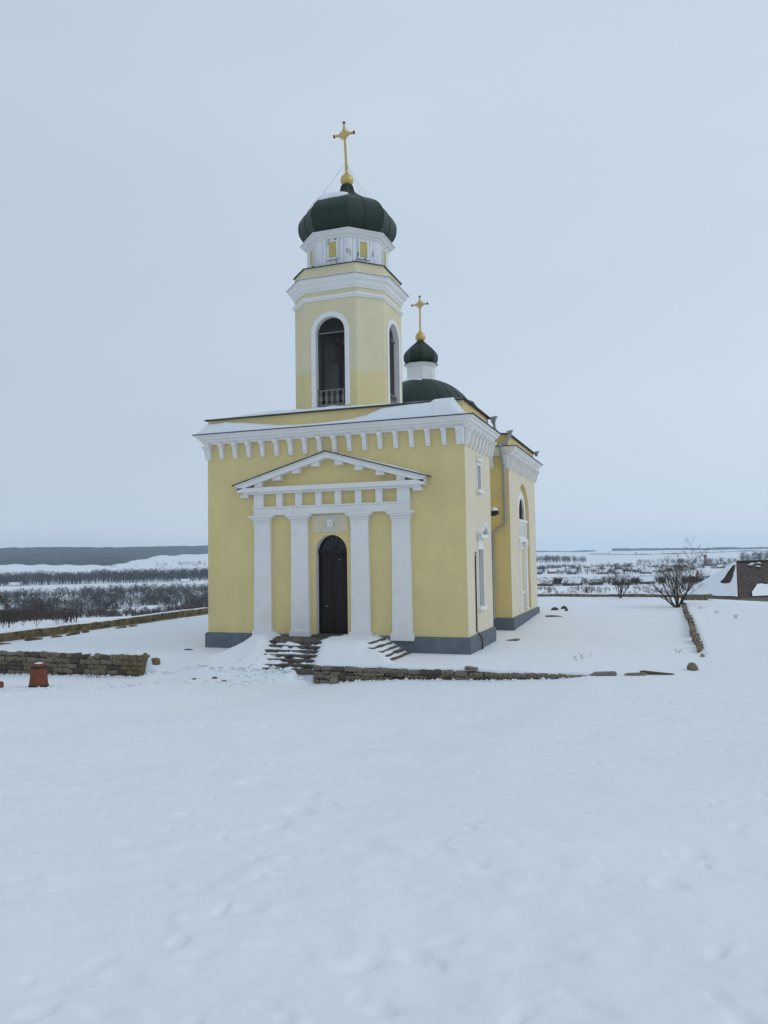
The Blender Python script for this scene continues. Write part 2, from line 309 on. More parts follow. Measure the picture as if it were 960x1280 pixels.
def height(x, y, detail=True):
    x = np.asarray(x, float); y = np.asarray(y, float)
    zw = np.interp(x, ZW[:, 0], ZW[:, 1])
    t = np.maximum(-3.5-y, 0)
    camz = 1.28+0.012*(x-11.5)-0.035*np.maximum(2-x, 0)
    front = zw+(camz-zw)*np.clip(t/22.7, 0, 3)**1.25
    yard = -0.58+0.28*sst(6, 18, y)*sst(-8, 4, x)
    inx = sst(-5.6, -5.0, x)*(1-sst(0.5, 1.1, x))                # the way in between the two walls
    soft = sst(-4.6, -1.6, y); hard = sst(-3.42, -3.28, y)
    m = soft*inx+hard*(1-inx)
    inner = front*(1-m)+yard*m
    right = np.interp(y, [-30, -3, 8, 16, 22, 30], [0, -.45, -.22, -.10, -.12, -.5])+0.012*(x-12.7)
    sharp = sst(0.0, 2.5, y)
    wx = sst(12.62, 12.9, x)*sharp+sst(11.0, 17.0, x)*(1-sharp)
    wr = wx*sst(-10, -2, y)
    plateau = inner*(1-wr)+right*wr
    # drifts against the walls
    d = lambda x0, x1, y0, y1: np.hypot(np.maximum(np.maximum(x0-x, x-x1), 0), np.maximum(np.maximum(y0-y, y-y1), 0))
    dist = np.minimum(np.minimum(d(-16, 13, -60, 31.5), d(13, 60, -90, 17)), d(-21, -15.6, 11, 45))
    plateau = plateau-.32*sst(15.6, 17.5, -x)
    w = sst(0, np.where((x < -15.5) & (y < 12), 3.5, np.where(x < -15.5, 8.0, 15.0)), dist)
    z = plateau*(1-w)+far_z(x, y)*w
    z = z+0.0*x
    near = 1-sst(50, 90, np.hypot(x-VX, y-VY))
    z = z+near*(fbm(x/7.0, y/7.0, 3, 1)*0.10*sst(3, 9, -y)+fbm(x/2.3, y/2.3, 3, 2)*0.03)
    close = 1-sst(12, 26, np.hypot(x-VX, y-VY))
    trod = sst(-.15, .35, fbm(x/3.1, y/3.1, 2, 15))
    z = z+close*(fbm(x/0.9, y/0.6, 4, 12)*0.028+np.abs(fbm(x/1.6, y/0.9, 3, 13))*0.03+trod*(fbm(x/0.3, y/0.3, 3, 14)*0.022))
    # snow lying on the steps
    ds = stair_ds(x, y)
    cover = 0.06+0.05*fbm(x*1.3, y*1.3, 3, 3)
    rightflank = sst(1.85, 2.3, x)*(1-sst(-2.0, -2.6, y))
    cover = cover*(1-rightflank)+rightflank*(-0.05+0.05*fbm(x*1.8, y*2.2, 3, 4))
    edge = 0.18*fbm(x*2.1, y*2.1, 3, 6)
    px = x+0.50*(y+1.8)*0.55
    path = sst(-1.75, -1.4, px+edge)*(1-sst(0.25, 0.6, px+edge))*sst(-3.7, -3.2, y)
    cover = cover+.05*sst(2.5, 3.2, -y)*(1-rightflank)
    cover = cover*(1-path)+path*(-0.10+0.14*fbm(x*2.7+5, y*2.7, 3, 8))
    heap = np.exp(-((px+2.0)/0.45)**2)*0.12*sst(-3.6, -2.6, y)
    cover = cover+heap*sst(0.3, 1, fbm(x, y*1.1, 2, 9)*0.5+0.8)
    zs = -0.06-0.12*ds+cover-1.6*sst(3.0, 3.6, -y)*sst(.2, .8, x)-.35*sst(3.6, 4.4, -y)
    st = (y < 0.3) & (ds < 9)
    zs = np.where(st, zs, -50)
    k = 0.08
    hmx = np.maximum(z, zs); df = np.clip(0.5+0.5*(zs-z)/k, 0, 1)
    z = np.where(st, z*(1-df)+zs*df+k*df*(1-df)*(1-path)*(1-rightflank), z)
    return z
def track_dips(x, y, z):
    for (tx, ty, tr, td) in TRACKS:
        s = (np.abs(x-tx) < 3*tr) & (np.abs(y-ty) < 3*tr)
        if s.any():
            h_ = math.sin(tx*12.9898+ty*78.233)*43758.5453; h_ -= math.floor(h_)
            ca, sa = math.cos(h_*3.14), math.sin(h_*3.14); asp = 1.3+1.4*((h_*7) % 1)
            u = ((x[s]-tx)*ca+(y[s]-ty)*sa)/asp**.5; v = (-(x[s]-tx)*sa+(y[s]-ty)*ca)*asp**.5
            q = (u*u+v*v)/(tr*tr)*(1+.5*np.sin(5*np.arctan2(v, u)+h_*20)*np.minimum(1, np.abs(u*v)*40))
            z[s] = z[s]-td*np.exp(-q*q*.6-q*.3)+0.18*td*np.exp(-((u/tr-1.5)**2+(v/tr)**2)*2)
    return z
def H(x, y): return float(height(np.array([x]), np.array([y]))[0])

def footpath(pts, step, spread, tr, td):
    pts = [Vector(p) for p in pts]
    for a, b in zip(pts[:-1], pts[1:]):
        n = max(1, int((b-a).length/step)); s = Vector((-(b-a).y, (b-a).x)).normalized()
        for k in range(n):
            p = a+(b-a)*(k/n)+s*((0.14 if k % 2 else -0.14)+rng.gauss(0, spread))
            TRACKS.append((p.x, p.y, tr*rng.uniform(.8, 1.25), td*rng.uniform(.5, 1.2)))
footpath([(-0.6, -3.6), (-1.8, -5.0), (-4.2, -7.0), (-6.8, -8.8)], 0.45, 0.35, 0.16, 0.07)
footpath([(-0.4, -3.7), (-1.5, -5.3), (-3.6, -7.4), (-7.0, -9.4)], 0.3, 0.5, 0.12, 0.08)
footpath([(-0.8, -3.7), (-2.2, -5.0), (-4.6, -7.0), (-8.0, -8.6)], 0.3, 0.4, 0.11, 0.07)
footpath([(-1.5, -5.0), (2.0, -9.5), (6.0, -15.5), (9.2, -23.0)], 0.62, 0.5, 0.11, 0.032)
footpath([(-6, -9), (-1.0, -14.0), (3.0, -18.0), (7.2, -23.5)], 0.65, 0.45, 0.11, 0.032)
footpath([(16, -14), (12.5, -19.0), (9.5, -24.0)], 0.65, 0.4, 0.10, 0.030)
for k in range(420):
    a = rng.uniform(-1.05, 0.30); r = 2.5+17*rng.random()**1.3
    TRACKS.append((VX+r*math.sin(a), VY+r*math.cos(a), rng.uniform(.035, .09), rng.choice([.012, .016, .025, -.012])))
for x0, y0, x1, y1 in [(4.5, -9.0, 20, -7.2), (5.0, -10.4, 20, -8.8), (6.5, -12.2, 20, -12.6), (-9, -11.5, 4, -13.8)]:   # old sledge grooves
    n = int(math.hypot(x1-x0, y1-y0)/0.11)
    for k in range(n):
        t = k/n; TRACKS.append((x0+(x1-x0)*t, y0+(y1-y0)*t+0.25*math.sin(t*5), 0.13, 0.022))

bear = np.concatenate([np.arange(-180, -54, 3.0), np.arange(-54, 16, 0.125), np.arange(16, 180, 3.0)])
def geo(a, b, q): return a*np.exp(np.arange(int(math.log(b/a)/math.log(q)))*math.log(q))
rad = np.concatenate([[0.05, .4, .9], geo(1.4, 18, 1.0075), np.arange(18, 33, 0.085), geo(33, 70, 1.0045), geo(70, 10300, 1.022), [10300]])
BB, RR = np.meshgrid(np.radians(bear), rad)
GX = (VX+RR*np.sin(BB)).ravel(); GY = (VY+RR*np.cos(BB)).ravel()
GZ = track_dips(GX, GY, height(GX, GY))
nr, nb = len(rad), len(bear)
ii = np.arange(nr-1)[:, None]*nb; jj = np.arange(nb)[None, :]; j2 = (jj+1) % nb
gf = np.stack([ii+jj, ii+j2, ii+nb+j2, ii+nb+jj], -1).reshape(-1, 4)
g = np_mesh('snow_ground', np.stack([GX, GY, GZ], -1), gf, 'snow', smooth=True); tag(g, kind='structure')

# ------------------------------------------------------------------ church
CH = empty('church', (0, 6, -0.6), 'yellow church with white trim, green onion domes and an octagonal bell tower', 'church')
W, L1, YB2, YE2 = 5.2, 4.22, 8.42, 16.04
YT, HT, CT = 2.2, 1.88, 0.82
YD = 12.23
# --- front block walls
mb = MB(); rv = MB()
door_op = (W-0.56, W+0.70, -0.12, 3.68, True)
P = wall(mb, (-W, 0), (1, 0), 2*W, 0, 7.78, [door_op], 0.3)
reveal(rv, P, door_op, 0.34); PF = P
w_lo = (1.72, 2.55, 0.95, 3.05, False); w_up = (1.84, 2.40, 5.28, 6.2, False)
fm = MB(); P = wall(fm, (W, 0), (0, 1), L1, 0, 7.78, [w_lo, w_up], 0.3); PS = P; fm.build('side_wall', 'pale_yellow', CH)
for q, dp_ in ((w_lo, .16), (w_up, .14)):
    r1_ = MB(); reveal(r1_, P, q, dp_); r1_.build('window_reveal', 'white', CH)
wall(mb, (-W, L1), (0, -1), L1, 0, 7.78, [], 0.3); wall(mb, (W, L1), (-1, 0), 2*W, 0, 7.78, [], 0.3)
mb.build('wall', 'yellow', CH); rv.build('door_reveal', 'white', CH)
FB = rect(-W, W, 0, L1)
MB().molding(FB, [(0.09, -1.3), (0.09, -0.05), (0.03, 0.0), (-0.3, 0.003), (-0.3, -1.3)]).build('plinth', 'plinth', CH)
CORN = [(-0.15, 7.33), (0.10, 7.335), (0.14, 7.40), (0.19, 7.44), (0.21, 7.50), (0.29, 7.54), (0.31, 7.60), (0.37, 7.64), (0.40, 7.69), (0.40, 7.705), (-0.15, 7.76)]
EDGE = [(0.36, 7.708), (0.44, 7.709), (0.445, 7.735), (-0.1, 7.80), (-0.1, 7.775)]
MB().molding(FB, CORN).build('cornice', 'white', CH)
MB().molding(FB, EDGE).build('gutter_edge', 'metal_edge', CH)
mb = MB().molding(rect(-W+.02, W-.02, .02, L1-.02), [(0, 7.74), (0, 8.31), (-.3, 8.31), (-.3, 7.74)]); mb.build('attic_wall', 'yellow', CH)
COPE = [(-.3, 8.305), (0.10, 8.307), (0.115, 8.335), (0.05, 8.365), (-.3, 8.385)]
MB().molding(FB, COPE).build('coping', 'metal_edge', CH)
mb = MB(); ring = offset_poly(FB, -.1, 8.372); mid = offset_poly(FB, -2.0, 8.62)
mb.add(ring+mid, [(i, (i+1) % 4, 4+(i+1) % 4, 4+i) for i in range(4)]+[(4, 5, 6, 7)]); mb.build('roof', 'green', CH)
# --- connecting neck (narrower) and the rear block
mb = MB(); wall(mb, (3.9, L1), (0, 1), YB2-L1, 0, 7.2, [], .3); wall(mb, (-3.9, YB2), (0, -1), YB2-L1, 0, 7.2, [], .3)
mb.quad((-3.9, L1, 7.2), (3.9, L1, 7.2), (3.9, YB2, 7.2), (-3.9, YB2, 7.2))
mb.build('connecting_wall', 'yellow', CH)
mb = MB(); mb.box(-3.98, 3.98, L1+.1, YB2-.1, -1.2, -.004); mb.build('connecting_plinth', 'plinth', CH)
mb = MB(); nich = (10.6-YB2, 13.86-YB2, 0.06, 6.33, True); nr_ = MB()
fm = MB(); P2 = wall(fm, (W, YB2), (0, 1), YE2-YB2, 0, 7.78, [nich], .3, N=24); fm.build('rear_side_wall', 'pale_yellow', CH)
reveal(mb, P2, nich, 0.2, N=24)
wall(mb, (-W, YB2), (1, 0), 2*W, 0, 7.78, [], .3); wall(mb, (-W, YE2), (0, -1), YE2-YB2, 0, 7.78, [], .3); wall(mb, (W, YE2), (-1, 0), 2*W, 0, 7.78, [], .3)
mb.build('rear_wall', 'yellow', CH)
RB = rect(-W, W, YB2, YE2)
MB().molding(RB, [(0.09, -1.3), (0.09, -0.05), (0.03, 0.0), (-0.3, 0.003), (-0.3, -1.3)]).build('rear_plinth', 'plinth', CH)
MB().molding(RB, CORN).build('rear_cornice', 'white', CH)
MB().molding(RB, EDGE).build('rear_gutter_edge', 'metal_edge', CH)
MB().molding(rect(-W+.02, W-.02, YB2+.02, YE2-.02), [(0, 7.74), (0, 8.31), (-.3, 8.31), (-.3, 7.74)]).build('rear_attic_wall', 'yellow', CH)
MB().molding(RB, COPE).build('rear_coping', 'metal_edge', CH)
mb = MB(); ring = offset_poly(RB, -.1, 8.372); mid = offset_poly(RB, -2.3, 8.75)
mb.add(ring+mid, [(i, (i+1) % 4, 4+(i+1) % 4, 4+i) for i in range(4)]+[(4, 5, 6, 7)]); mb.build('rear_roof', 'green', CH)
# --- cornice brackets, each its own
BR = [(0, 7.335), (.31, 7.335), (.31, 7.23), (.25, 7.20), (.20, 7.12), (.17, 7.0), (.155, 6.84), (.12, 6.815), (.115, 6.765), (.08, 6.73), (0, 6.73)]
def bracket_mesh(w):
    m = MB(); m.prism([(-p, z-7.0) for p, z in BR], 'x', -w/2, w/2)
    me = bpy.data.meshes.new('bracket'); me.from_pydata(m.v, [], m.f); me.update(); me.materials.append(M['white']); return me
bme, bme_w = bracket_mesh(0.155), bracket_mesh(0.26)
def bracket(x, y, rz, wide=False):
    o = link('bracket', bme_w if wide else bme, CH, (x, y, 7.0)); o.rotation_euler = (0, 0, rz); return o
for k in range(18):
    x = -5.10+k*0.6; bracket(x if 0 < k < 17 else x*0.994, -0.002, 0, k in (17,))
for k in range(8): bracket(W+.002, 0.13+k*0.565, R(90)); bracket(-W-.002, 0.13+k*0.565, R(-90))
for k in range(13): bracket(W+.002, YB2+.13+k*0.613, R(90)); bracket(-W-.002, YB2+.13+k*0.613, R(-90))
for x in (4.45, 5.07): bracket(x, YB2-.002, 0, x > 5); bracket(-x, YB2-.002, 0, x > 5)
# --- portico: pilasters, architrave, frieze blocks, cornice, pediment
for xc in (-2.72, -1.16, 1.26, 2.84):
    p = MB(); p.prism([(xc-.375, 0.0), (xc+.375, 0.0), (xc+.335, 4.18), (xc-.335, 4.18)], 'y', -.16, .01)
    po = p.build('pilaster', 'white', CH)
    b = MB(); b.box(xc-.43, xc+.43, -.21, .012, -.14, .13); b.build('base', 'white', po)
    c = MB(); c.box(xc-.35, xc+.35, -.175, .012, 4.13, 4.19); c.box(xc-.37, xc+.37, -.19, .012, 4.193, 4.30)
    c.prism([(xc-.37, 4.303), (xc+.37, 4.303), (xc+.47, 4.38), (xc-.47, 4.38)], 'y', -.26, .012); c.box(xc-.51, xc+.51, -.29, .012, 4.383, 4.47); c.build('capital', 'white', po)
mb = MB(); mb.box(-3.07, 3.19, -.17, .01, 4.472, 4.74); mb.box(-3.10, 3.22, -.20, .01, 4.743, 4.80); mb.build('architrave', 'white', CH)
for a, b in [(-3.07, -2.66), (-2.12, -1.86), (-1.32, -1.05), (-.49, -.24), (.29, .54), (1.10, 1.35), (1.90, 2.16), (2.71, 3.19)]:
    mb = MB(); mb.box(a, b, -.15, .01, 4.803, 5.28); mb.build('frieze_block', 'white', CH)
mb = MB(); mb.box(-3.5, 3.62, -.24, .01, 5.283, 5.36); mb.box(-3.70, 3.78, -.33, .01, 5.363, 5.54)
ec = mb.build('entablature_cornice', 'white', CH)
for xc in (-3.45, 3.50):
    mb = MB(); mb.box(xc-.16, xc+.16, -.22, .012, 5.17, 5.281); mb.build('end_block', 'white', ec)
SL = (6.79-5.68)/3.9
def rake(sgn, off0, off1, y0, m, name, parent, x_out=3.9, y1=.01):
    f = MB(); z = lambda x, o: 6.79-SL*abs(x-.04)+o
    a, b = .04, .04+sgn*x_out
    poly = [(a, z(a, off0)), (b, z(b, off0)), (b, z(b, off1)), (a, z(a, off1))]
    if sgn < 0: poly = poly[::-1]
    f.prism(poly, 'y', y0, y1); return f.build(name, m, parent)
ped = rake(-1, -.27, -.09, -.33, 'white', 'pediment', CH, 3.76); rake(1, -.27, -.09, -.33, 'white', 'raking_cornice', ped, 3.76)
for s in (-1, 1):
    rake(s, -.088, -.05, -.385, 'white', 'raking_fillet', ped, 3.86)
    rake(s, -.048, -.008, -.41, 'green', 'pediment_roof', ped, 3.93)
    for x in (.47, 1.27, 2.08, 2.87):
        xa, xb = .04+s*(x-.16), .04+s*(x+.16); zt = 6.79-SL*(x-.16)-.272; zb = 6.79-SL*(x+.16)-.272
        b = MB(); lo = min(zt, zb)-.10
        b.prism([(xa, lo), (xb, lo), (xb, zb), (xa, zt)] if s > 0 else [(xb, lo), (xa, lo), (xa, zt), (xb, zb)], 'y', -.26, .011); b.build('modillion', 'white', ped)
# snow on the pediment roof
def drift_strip(name, pts, label, cat):
    mb = MB(); n = len(pts[0]); 
    for row in pts: pass
    vs = [v for row in pts for v in row]; fs = [(i*n+k, i*n+k+1, (i+1)*n+k+1, (i+1)*n+k) for i in range(len(pts)-1) for k in range(n-1)]
    mb.add(vs, fs); o = mb.build(name, 'snow', smooth=True); return tag(o, label, cat, kind='stuff')
for s, h0 in ((-1, .022), (1, .06)):
    rows = []
    for i in range(41):
        t = i/40; x = .04+s*(0.05+t*3.80); zb = 6.79-SL*abs(x-.04)-.008
        hh = h0*(0.75+0.5*fbm(np.array([x*1.7]), np.array([s*3.0]), 3, 21)[0])*min(1, (1-t)*9+.15)*min(1, t*6+.2)
        if s > 0: hh *= .35+.65*min(1, t*1.8)
        rows.append([(x, -.40, zb), (x, -.39, zb+hh*.8), (x, -.30, zb+hh), (x, -.1, zb+hh*1.15), (x, .0, zb+hh*1.2)])
    drift_strip('snow_strip', rows, '%s snow strip lying on one slope of the portico pediment' % ('faint thin' if s < 0 else 'thicker'), 'snow')
# --- relief above the door: rays round an emblem
rx, rz_, rw, rh = .045, 4.10, .71, .325
mb = MB(); mb.box(rx-rw, rx+rw, -.012, .012, rz_-rh, rz_+rh); rel = mb.build('relief_panel', 'yellow', CH)
mb = MB()
for k in range(44):
    a = 2*math.pi*(k+.5)/44; c, s_ = math.cos(a), math.sin(a)
    t = min((rw-.01)/max(abs(c), 1e-6), (rh-.01)/max(abs(s_), 1e-6)); r0 = .13; da = .030+.016*abs(s_)
    q = [(rx+r0*math.cos(a-da), rz_+r0*math.sin(a-da)), (rx+t*math.cos(a-da*.8), rz_+t*math.sin(a-da*.8)), (rx+t*math.cos(a+da*.8), rz_+t*math.sin(a+da*.8)), (rx+r0*math.cos(a+da), rz_+r0*math.sin(a+da))]
    q = [(min(max(x, rx-rw), rx+rw), min(max(z, rz_-rh), rz_+rh)) for x, z in q]
    mb.prism(q, 'y', -.035, -.010)
mb.build('rays', 'white', rel)
mb = MB(); pts = [(rx+.125*math.cos(2*math.pi*k/20), rz_+.145*math.sin(2*math.pi*k/20)) for k in range(20)]
mb.prism(pts, 'y', -.05, -.008); mb.build('emblem', 'white', rel)
mb = MB(); mb.prism([(rx-.06, rz_+.02), (rx+.06, rz_+.02), (rx+.05, rz_+.06), (rx-.05, rz_+.06)], 'y', -.062, -.048); mb.prism([(rx-.018, rz_-.09), (rx+.018, rz_-.09), (rx+.018, rz_+.018), (rx-.018, rz_+.018)], 'y', -.062, -.048); mb.build('emblem_figure', 'yellow', rel)
# --- door
x0, x1 = -.56, .70; xm = (x0+x1)/2; rr = (x1-x0)/2; sp = 3.68-rr
dr = MB(); dr.box(x0+.003, x0+.06, .24, .33, -.1, sp-.05); dr.box(x1-.06, x1-.003, .24, .33, -.1, sp-.05); dr.box(x0-.02, x1+.02, .20, .325, sp-.05, sp+.12)
do = dr.build('door', 'door', CH)
for a, b in ((x0+.062, xm-.006), (xm+.006, x1-.062)):
    lf = MB(); lf.box(a, b, .28, .32, -.1, sp-.052); lo = lf.build('door_leaf', 'door', do)
    for z0, z1 in ((.08, .62), (.74, 2.10), (2.22, 2.86)):
        fr = MB(); aa, bb = a+.07, b-.07
        fr.box(aa, bb, .262, .2795, z0, z1)
        fr.box(aa+.05, bb-.05, .250, .2615, z0+.05, z1-.05)
        fr.build('door_panel', 'door', do)
for (x, z) in ((xm-.30, 1.02), (xm+.22, 2.75)):
    hd = MB(); hd.box(x-.035, x+.035, .235, .2495, z-.012, z+.016); hd.build('door_handle', 'zinc', do)
fl = MB(); pts = [(xm-rr*math.cos(math.pi*i/18), sp+.06+(rr)*math.sin(math.pi*i/18)) for i in range(19)]
fl.prism(pts, 'y', .30, .33); fo = fl.build('fanlight', 'black', do)
fl = MB()
for i in range(1, 6):
    a = math.pi*i/6; fl.tube([(xm, .29, sp+.12), (xm+(rr-.03)*math.cos(a), .29, sp+.12+(rr-.10)*math.sin(a))], .011, 5)
fl.build('fanlight_bars', 'wood_dark', do)
# --- side windows
def side_window(op, nm, board, frame_w, sill, hood):
    mb = MB(); y0, y1, z0, z1 = op[:4]
    for a, b, c, d in ((y0-frame_w, y0, z0, z1), (y1, y1+frame_w, z0, z1), (y0-frame_w, y1+frame_w, z1, z1+frame_w)): mb.box(W-.005, W+.035, a, b, c+.002, d-.002 if d == z1 else d)
    wo = mb.build('window', 'white', CH)
    mb = MB(); mb.box(W-.15, W-.13, y0, y1, z0, z1); mb.build('pane', board, wo)
    mb = MB(); mb.box(W-.01, W+.13, y0-.18, y1+.18, z0-.13, z0-.003); mb.build('sill', 'white', wo)
    if hood:
        mb = MB(); mb.box(W-.005, W+.04, y0-.02, y1+.02, z1+frame_w+.003, z1+.42); yc = (y0+y1)/2
        mb.box(W-.005, W+.20, y0-.16, y1+.16, z1+.423, z1+.55); mb.build('window_frieze', 'white', wo)
        mb = MB(); zb = z1+.553; hw = (y1-y0)/2+.22
        for s in (-1, 1):
            poly = [(yc, zb+.36), (yc+s*hw, zb), (yc+s*hw, zb+.10), (yc, zb+.47)]
            mb.prism(poly if s < 0 else poly[::-1], 'x', W-.005, W+.24)
        mb.prism([(yc-hw+.12, zb), (yc+hw-.12, zb), (yc, zb+.33)], 'x', W-.005, W+.05); mb.build('window_pediment', 'white', wo)
    else:
        mb = MB(); mb.box(W-.005, W+.09, y0-.10, y1+.10, z1+frame_w+.05, z1+frame_w+.16); mb.box(W-.005, W+.06, y0-.06, y0+.05, z1+frame_w+.165, z1+frame_w+.27); mb.box(W-.005, W+.06, y1-.05, y1+.06, z1+frame_w+.165, z1+frame_w+.27); mb.build('window_head', 'white', wo)
    return wo
wl = side_window(w_lo, 'window', 'window_grey', .10, True, True)
side_window(w_up, 'window', 'window_grey', .09, True, False)
mb = MB(); mb.box(W-.128, W-.10, 2.10, 2.17, .96, 3.04); mb.box(W-.128, W-.10, 1.73, 2.10, 2.2, 2.26); mb.build('mullion', 'white', wl)
# --- niche with lunette window, entablature and columns
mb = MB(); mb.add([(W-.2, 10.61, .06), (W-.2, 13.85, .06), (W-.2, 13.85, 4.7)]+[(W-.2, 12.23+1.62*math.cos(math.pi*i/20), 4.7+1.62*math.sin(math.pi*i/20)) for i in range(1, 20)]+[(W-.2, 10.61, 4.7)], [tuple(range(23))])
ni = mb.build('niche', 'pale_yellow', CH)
PN = lambda u, z, t=0.0: (W-.2-t, u, z)
lun = (11.48, 12.98, 4.56, 5.31+.0, True); lun = (11.45, 13.01, 4.56, 5.62, True)
mb = MB(); archband(PN, lun, .34, -.10, .0, mb, feet=4.56); mb.build('lunette_surround', 'white', ni)
mb = MB(); pts = [(12.23-.78*math.cos(math.pi*i/18), 4.84+.78*math.sin(math.pi*i/18)) for i in range(19)]+[(13.01, 4.56), (11.45, 4.56)]
mb.prism(pts, 'x', W-.198, W-.192); mb.build('lunette_glass', 'black', ni)
mb = MB()
for y in (11.97, 12.49): mb.box(W-.19, W-.15, y-.02, y+.02, 4.57, 5.55)
mb.box(W-.189, W-.151, 11.46, 13.0, 4.98, 5.02); mb.build('lunette_bars', 'rust', ni)
mb = MB(); mb.box(W-.2, W-.03, 10.95, 13.55, 4.40, 4.553); mb.box(W-.2, W-.09, 11.05, 13.42, 3.62, 4.397)
for k in range(6): mb.box(W-.088, W-.05, 11.15+k*.42, 11.30+k*.42, 3.75, 4.30)
mb.box(W-.2, W-.02, 10.98, 13.52, 3.46, 3.617); mb.build('niche_entablature', 'white', ni)
for y in (11.28, 13.18):
    mb = MB(); mb.lathe([(.17, .06), (.17, .16), (.13, .2), (.125, 3.1), (.15, 3.16), (.15, 3.2), (.19, 3.3), (.19, 3.457)], (W-.14, y), 14); mb.build('niche_column', 'white', ni, smooth=False)
mb = MB()
for a, b, c, d in ((11.55, 11.68, 1.0, 3.1), (12.78, 12.91, 1.0, 3.1), (11.55, 12.91, 3.103, 3.22), (11.50, 12.96, .88, .997)): mb.box(W-.2, W-.13, a, b, c, d)
mb.build('blind_window_frame', 'white', ni)
mb = MB(); mb.box(W-.2, W-.185, 11.685, 12.775, 1.0, 3.1); mb.build('blind_window', 'yellow', ni)
# --- bell tower
TO = octa(0, YT, HT, CT); t_in = 0.20; tower_bits = []
mb = MB(); rv = MB(); sr = MB()
for i in range(8):
    a = Vector(TO[i]); b = Vector(TO[(i+1) % 8]); d = (b-a); Ln = d.length; d = d/Ln
    if i % 2 == 0:
        u0, u1 = Ln/2-.60, Ln/2+.60; op = (u0, u1, 8.55, 12.0, True)
        Pq = wall(mb, a, d, Ln, 8.25, 13.98, [op], t_in, N=18); rv = MB(); sr = MB(); reveal(rv, Pq, op, t_in, N=18)
        archband(Pq, op, .19, -.045, 0.004, sr, N=18); tower_bits.append((rv, sr))
    else: wall(mb, a, d, Ln, 8.25, 13.98, [], t_in)
tw = mb.build('bell_tower', 'tower_paint', CH)
for rv, sr in tower_bits: rv.build('opening_reveal', 'white', tw); sr.build('arch_surround', 'white', tw)
TI = octa(0, YT, HT-t_in, CT-t_in*.586)
mb = MB()
for i in range(8):
    a = Vector(TI[i]); b = Vector(TI[(i+1) % 8]); d = (b-a); Ln = d.length; d = d/Ln
    wall(mb, a, d, Ln, 8.3, 13.2, [(Ln/2-.60, Ln/2+.60, 8.55, 12.0, True)] if i % 2 == 0 else [], 0, N=18)
mb.add([(x, y, 8.5) for x, y in TI], [tuple(range(8))]); mb.add([(x, y, 13.2) for x, y in TI], [tuple(range(8))]); mb.build('inner_wall', 'interior', tw)
for i in range(0, 8, 2):                       # balustrade, rail and wire net in each opening
    a = Vector(TO[i]); b = Vector(TO[i+1]); d = (b-a).normalized(); inn = Vector((-d.y, d.x)); mid = (a+b)/2+inn*.11
    pt = lambda u, z, t=0: (mid.x+d.x*u+inn.x*t, mid.y+d.y*u+inn.y*t, z)
    rl = MB(); rl.tube([pt(-.6, 9.19), pt(.6, 9.19)], .035, 6); rl.build('top_rail', 'baluster', tw)
    rl = MB(); rl.tube([pt(-.6, 11.42, .03), pt(.6, 11.42, .03)], .03, 6); rl.build('net_rail', 'baluster', tw)
    rl = MB(); rl.tube([pt(-.6, 8.62), pt(.6, 8.62)], .05, 6); rl.build('bottom_rail', 'baluster', tw)
    if i in (0, 2):
        for k in range(5):
            bl = MB(); q = pt(-.46+k*.23, 0)
            bl.lathe([(.045, 8.64), (.05, 8.68), (.03, 8.72), (.085, 8.83), (.075, 8.92), (.032, 9.02), (.03, 9.08), (.05, 9.12), (.05, 9.16)], q, 9); bl.build('baluster', 'baluster', tw, smooth=True)
    ne = MB()
    for s in (-1, 1):
        for k in range(-20, 44):
            z0 = 8.6+k*.145; seg = []
            pts = [(-.6+1.2*j/10, z0+s*(j/10)*1.2*1.15-(0 if s > 0 else 0)) for j in range(11)]
            ok = [(u, z) for u, z in pts if 8.62 <= z <= 11.39+math.sqrt(max(0, .36-u*u))]
            if len(ok) > 1: ne.tube([pt(ok[0][0], ok[0][1], .06), pt(ok[-1][0], ok[-1][1], .06)], .006, 3, close=False)
    ne.build('wire_net', 'wire', tw)
    if i in (0, 2):
        fr = MB()
        for u in (-.56, -.44, .57): fr.box(0, 0.001, 0, 0.001, 0, 0.001)
        fr = MB(); fr.tube([pt(-.50, 8.6, .10), pt(-.50, 11.35, .10)], .035, 4); fr.tube([pt(.55, 8.6, .10), pt(.55, 11.35, .10)], .03, 4); fr.build('net_frame', 'wood_dark', tw)
# timber bell frame and bells inside
bf = MB()
for x in (-.75, .75): bf.box(x-.07, x+.07, YT-1.0, YT+1.0, 11.55, 11.72)
bf.box(-1.2, 1.2, YT-.08, YT+.08, 11.73, 11.9)
for x, y in ((-.75, YT-.95), (.75, YT-.95), (-.75, YT+.95), (.75, YT+.95)): bf.box(x-.07, x+.07, y-.07, y+.07, 8.5, 11.548)
bf.build('bell_frame', 'wood_dark', tw)
for x, s in ((-.35, 1.0), (.45, .75)):
    bl = MB(); bl.lathe([(.40*s, 10.7), (.36*s, 10.75), (.26*s, 10.95), (.22*s, 11.2), (.16*s, 11.36), (.04, 11.42), (.03, 11.72)], (x, YT), 18); bl.build('bell', 'rust', tw, smooth=True)
MB().molding(TO, [(-.1, 12.66), (.035, 12.662), (.05, 12.70), (.09, 12.74), (.10, 12.80), (.05, 12.84), (-.1, 12.85)]).build('belt_course', 'white', tw)
MB().molding(TO, [(-.1, 13.02), (.03, 13.022), (.05, 13.08), (.11, 13.14), (.14, 13.24), (.22, 13.31), (.26, 13.41), (.31, 13.44), (.31, 13.455), (-.1, 13.50)]).build('tower_cornice', 'white', tw)
MB().molding(TO, [(.28, 13.458), (.325, 13.46), (.325, 13.472), (-.05, 13.54), (-.05, 13.52)]).build('tower_cornice_edge', 'metal_edge', tw)
